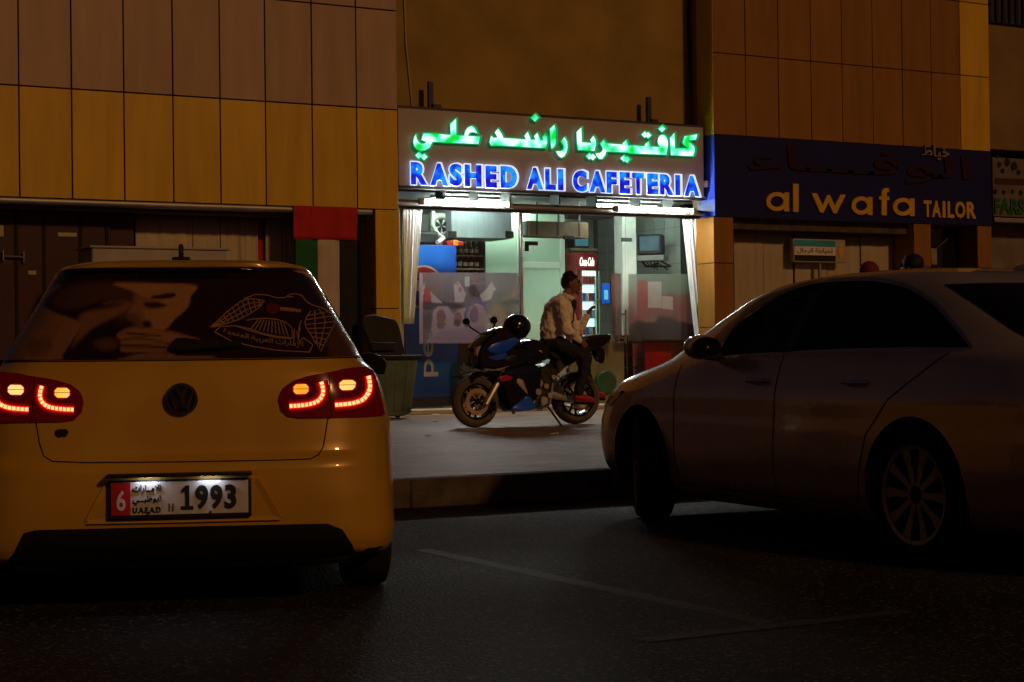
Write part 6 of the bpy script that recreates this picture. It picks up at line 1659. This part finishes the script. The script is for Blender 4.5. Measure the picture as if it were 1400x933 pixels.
def standing(label, top, hat, shirt, turn):
    """standing person; top = point of the crown"""
    H_ = top.z - PZ; k = H_ / 1.74
    t = thing('person', label, 'person', (top.x, top.y, PZ), turn)
    b = B(); V3 = lambda x, y, z: Vector((x * k, y * k, z * k))
    hc_ = V3(0, .02, 1.60)
    spine = [(V3(0, 0, .95), .14 * k), (V3(0, 0, 1.12), .12 * k), (V3(0, 0, 1.32), .14 * k), (V3(0, 0, 1.45), .06 * k), (hc_ - V3(0, .01, .03), .05 * k)]
    caps(b, spine); f, s, u = head(b, hc_, (0, 1, 0), k)
    L = {}
    for sx in (-1, 1):
        caps(b, [(V3(sx * .08, 0, .93), .085 * k), (V3(sx * .10, .02, .50), .06 * k), (V3(sx * .11, 0, .10), .042 * k)]); caps(b, [(V3(sx * .11, -.03, .045), .04 * k), (V3(sx * .12, .15, .035), .032 * k)])
        caps(b, [(V3(0, 0, 1.36), .09 * k), (V3(sx * .19, 0, 1.37), .052 * k), (V3(sx * .24, -.02, 1.10), .042 * k), (V3(sx * .24, .05, .86), .030 * k)])
        hand(b, V3(sx * .24, .05, .86), V3(0, .05, -1), V3(0, 1, 0), .2 * sx)
    fused(b, 'body', 'skin', t, .012, 3); face_bits(t, hc_, f, s, u, k)
    c = B(); caps(c, [(V3(0, 0, .93), .155 * k), (V3(0, 0, 1.12), .14 * k), (V3(0, 0, 1.32), .155 * k), (V3(0, 0, 1.42), .09 * k)])
    for sx in (-1, 1): caps(c, [(V3(0, 0, 1.35), .1 * k), (V3(sx * .19, 0, 1.36), .068 * k), (V3(sx * .235, -.02, 1.12), .056 * k)])
    fused(c, 'shirt', shirt, t, .016, 3)
    c = B(); caps(c, [(V3(0, 0, .92), .15 * k), (V3(0, 0, .98), .145 * k)])
    for sx in (-1, 1):
        caps(c, [(V3(sx * .07, 0, .92), .11 * k), (V3(sx * .10, .02, .50), .08 * k), (V3(sx * .11, 0, .10), .065 * k)])
        sh = B(); caps(sh, [(V3(sx * .11, -.04, .05), .046 * k), (V3(sx * .12, .16, .04), .04 * k)]); fused(sh, 'shoe', 'black', t, .012, 3)
    fused(c, 'trousers', 'jeans', t, .016, 3)
    c = B(); c.ball(hc_ + V3(0, -.015, .045), (.098 * k, .102 * k, .095 * k), 18, 12)
    if hat == 'cap': c.ball(hc_ + V3(0, .10, .045), (.07 * k, .07 * k, .014 * k), 14, 6)
    fused(c, 'cap' if hat == 'cap' else 'hair', 'cap_red' if hat == 'cap' else 'hair', t, .010, 2)
    return t
standing('person with a dark red cap behind the saloon roof', atz(1188, 357, 1.86), 'cap', 'shirt_blue', -.9)
standing('person with round black hair behind the saloon roof', atz(1249, 346.5, 1.95), 'hair', 'shirt_dark', .4)

# ------------------------------------------------------------------ wheelie bin
M('bin_green', (.10, .15, .11), .55, var=.25, vs=3, bump=.15, bs=30)
M('bin_dark', (.022, .026, .022), .6, var=.25, vs=3, spec=.12)
WB = thing('wheelie_bin', 'green wheelie bin with its lid thrown open beside the blue fridge', 'bin', (0, 0, 0))
by = 20.75
bl, br = at(513, 487, by).x, at(573, 487, by).x; cl, cr = at(518, 570, by).x, at(566, 570, by).x
zb1 = at(540, 487, by).z
b = B().add([(cl, by + .06, PZ + .06), (cr, by + .06, PZ + .06), (cr, by + .5, PZ + .06), (cl, by + .5, PZ + .06), (bl, by, zb1), (br, by, zb1), (br, by + .62, zb1), (bl, by + .62, zb1)], [(3, 2, 1, 0), (4, 5, 6, 7), (0, 1, 5, 4), (1, 2, 6, 5), (2, 3, 7, 6), (3, 0, 4, 7)])
b.o('bin_body', 'bin_green', WB, bev=.04)
for u in (.25, .5, .75):
    x0_ = cl + (cr - cl) * u; x1_ = bl + (br - bl) * u
    B().add([(x0_ - .02, by + .045, PZ + .1), (x0_ + .02, by + .045, PZ + .1), (x1_ + .02, by + .002, zb1 - .1), (x1_ - .02, by + .002, zb1 - .1), (x0_ - .02, by + .075, PZ + .1), (x0_ + .02, by + .075, PZ + .1), (x1_ + .02, by + .03, zb1 - .1), (x1_ - .02, by + .03, zb1 - .1)], [(3, 2, 1, 0), (4, 5, 6, 7), (0, 1, 5, 4), (1, 2, 6, 5), (2, 3, 7, 6), (3, 0, 4, 7)]).o('rib', 'bin_green', WB, bev=.012)
B().box(bl - .04, br + .04, by - .04, by + .66, zb1 - .05, zb1 + .012).o('rim', 'bin_dark', WB, bev=.02)
lp = jclosed([(499, 442), (503, 433), (516, 429.5), (532, 433), (546, 437), (551, 450), (553, 470), (553, 485), (514, 485), (505, 462)], 4)
lz = XZ(lp, by + .66); n = len(lz)
vs = [(u, by + .66 + (v - zb1) * .22, v) for u, v in lz] + [(u, by + .73 + (v - zb1) * .22, v) for u, v in lz]
B().add(vs, [tuple(range(n)), tuple(range(2 * n - 1, n - 1, -1))] + [(i, i + n, (i + 1) % n + n, (i + 1) % n) for i in range(n)]).o('lid', 'bin_dark', WB, bev=.02, smooth=60)
q = at(527, 478, by + .6); B().box(q.x - .2, q.x + .16, by + .62, by + .655, q.z - .02, q.z + .1).o('lid_lip', 'bin_dark', WB, bev=.01)
B().tube([(bl + .03, by + .70, zb1 - .02), (bl + .03, by + .74, zb1 - .04), (br - .03, by + .74, zb1 - .04), (br - .03, by + .70, zb1 - .02)], .02, 8).o('handle', 'bin_dark', WB)
for x_ in (cl + .02, cr - .02): B().lathe([(0, -.025), (.09, -.025), (.1, -.015), (.1, .015), (.09, .025), (0, .025)], (x_, by + .47, PZ + .1), 'x', 20).o('wheel', 'rubber', WB)
B().box(cl + .1, cr - .1, by + .03, by + .07, PZ + .04, PZ + .1).o('foot', 'bin_green', WB, bev=.01)
# dark bag slumped under the lid on top
# ------------------------------------------------------------------ litter
for i, (px, py, s, lb) in enumerate([(595, 577.5, .07, 'flattened white paper scrap on the paving near the front wheel'), (755, 594.5, .05, 'white paper scrap on the paving before the side stand, left of two'), (760, 593, .045, 'white paper scrap on the paving before the side stand, right of two'),
                                     (585, 597, .06, 'white paper scrap on the paving nearest the yellow car'), (596, 568, .11, 'crumpled white cup lying at the foot of the blue fridge'), (669.5, 578, .035, 'tiny white scrap on the paving under the front wheel')]):
    c = atz(px, py, PZ); b = B(); rnd = random.Random(i); n = 7
    ring_ = [(s * .6 * math.cos(2 * PI * k / n) * rnd.uniform(.7, 1.2), s * .5 * math.sin(2 * PI * k / n) * rnd.uniform(.7, 1.2), rnd.uniform(.002, .10 * s)) for k in range(n)]
    b.add(ring_ + [(x, y, z + .008) for x, y, z in ring_] + [(0, 0, s * .12), (0, 0, s * .12 + .008)], [(k, (k + 1) % n, 2 * n) for k in range(n)] + [(n + (k + 1) % n, n + k, 2 * n + 1) for k in range(n)] + [(k, k + n, (k + 1) % n + n, (k + 1) % n) for k in range(n)])
    o = b.o('paper_scrap', 'paper', None, smooth=0, label=lb, cat='litter', group='litter on the paving'); o.location = (c.x, c.y, PZ + .001)

# ------------------------------------------------------------------ put each thing's origin at its base
bpy.context.view_layer.update()
for o in list(COL.objects):
    if o.type == 'EMPTY' and o.parent is None and o.location.length < 1e-6 and o.children:
        lo = Vector((1e9,) * 3); hi = -lo
        for ch in o.children:
            if ch.type != 'MESH': continue
            for c in ch.bound_box:
                w = ch.matrix_world @ Vector(c)
                lo = Vector(map(min, lo, w)); hi = Vector(map(max, hi, w))
        c = Vector(((lo.x + hi.x) / 2, (lo.y + hi.y) / 2, lo.z))
        o.location = c
        for ch in o.children: ch.location = ch.location - c
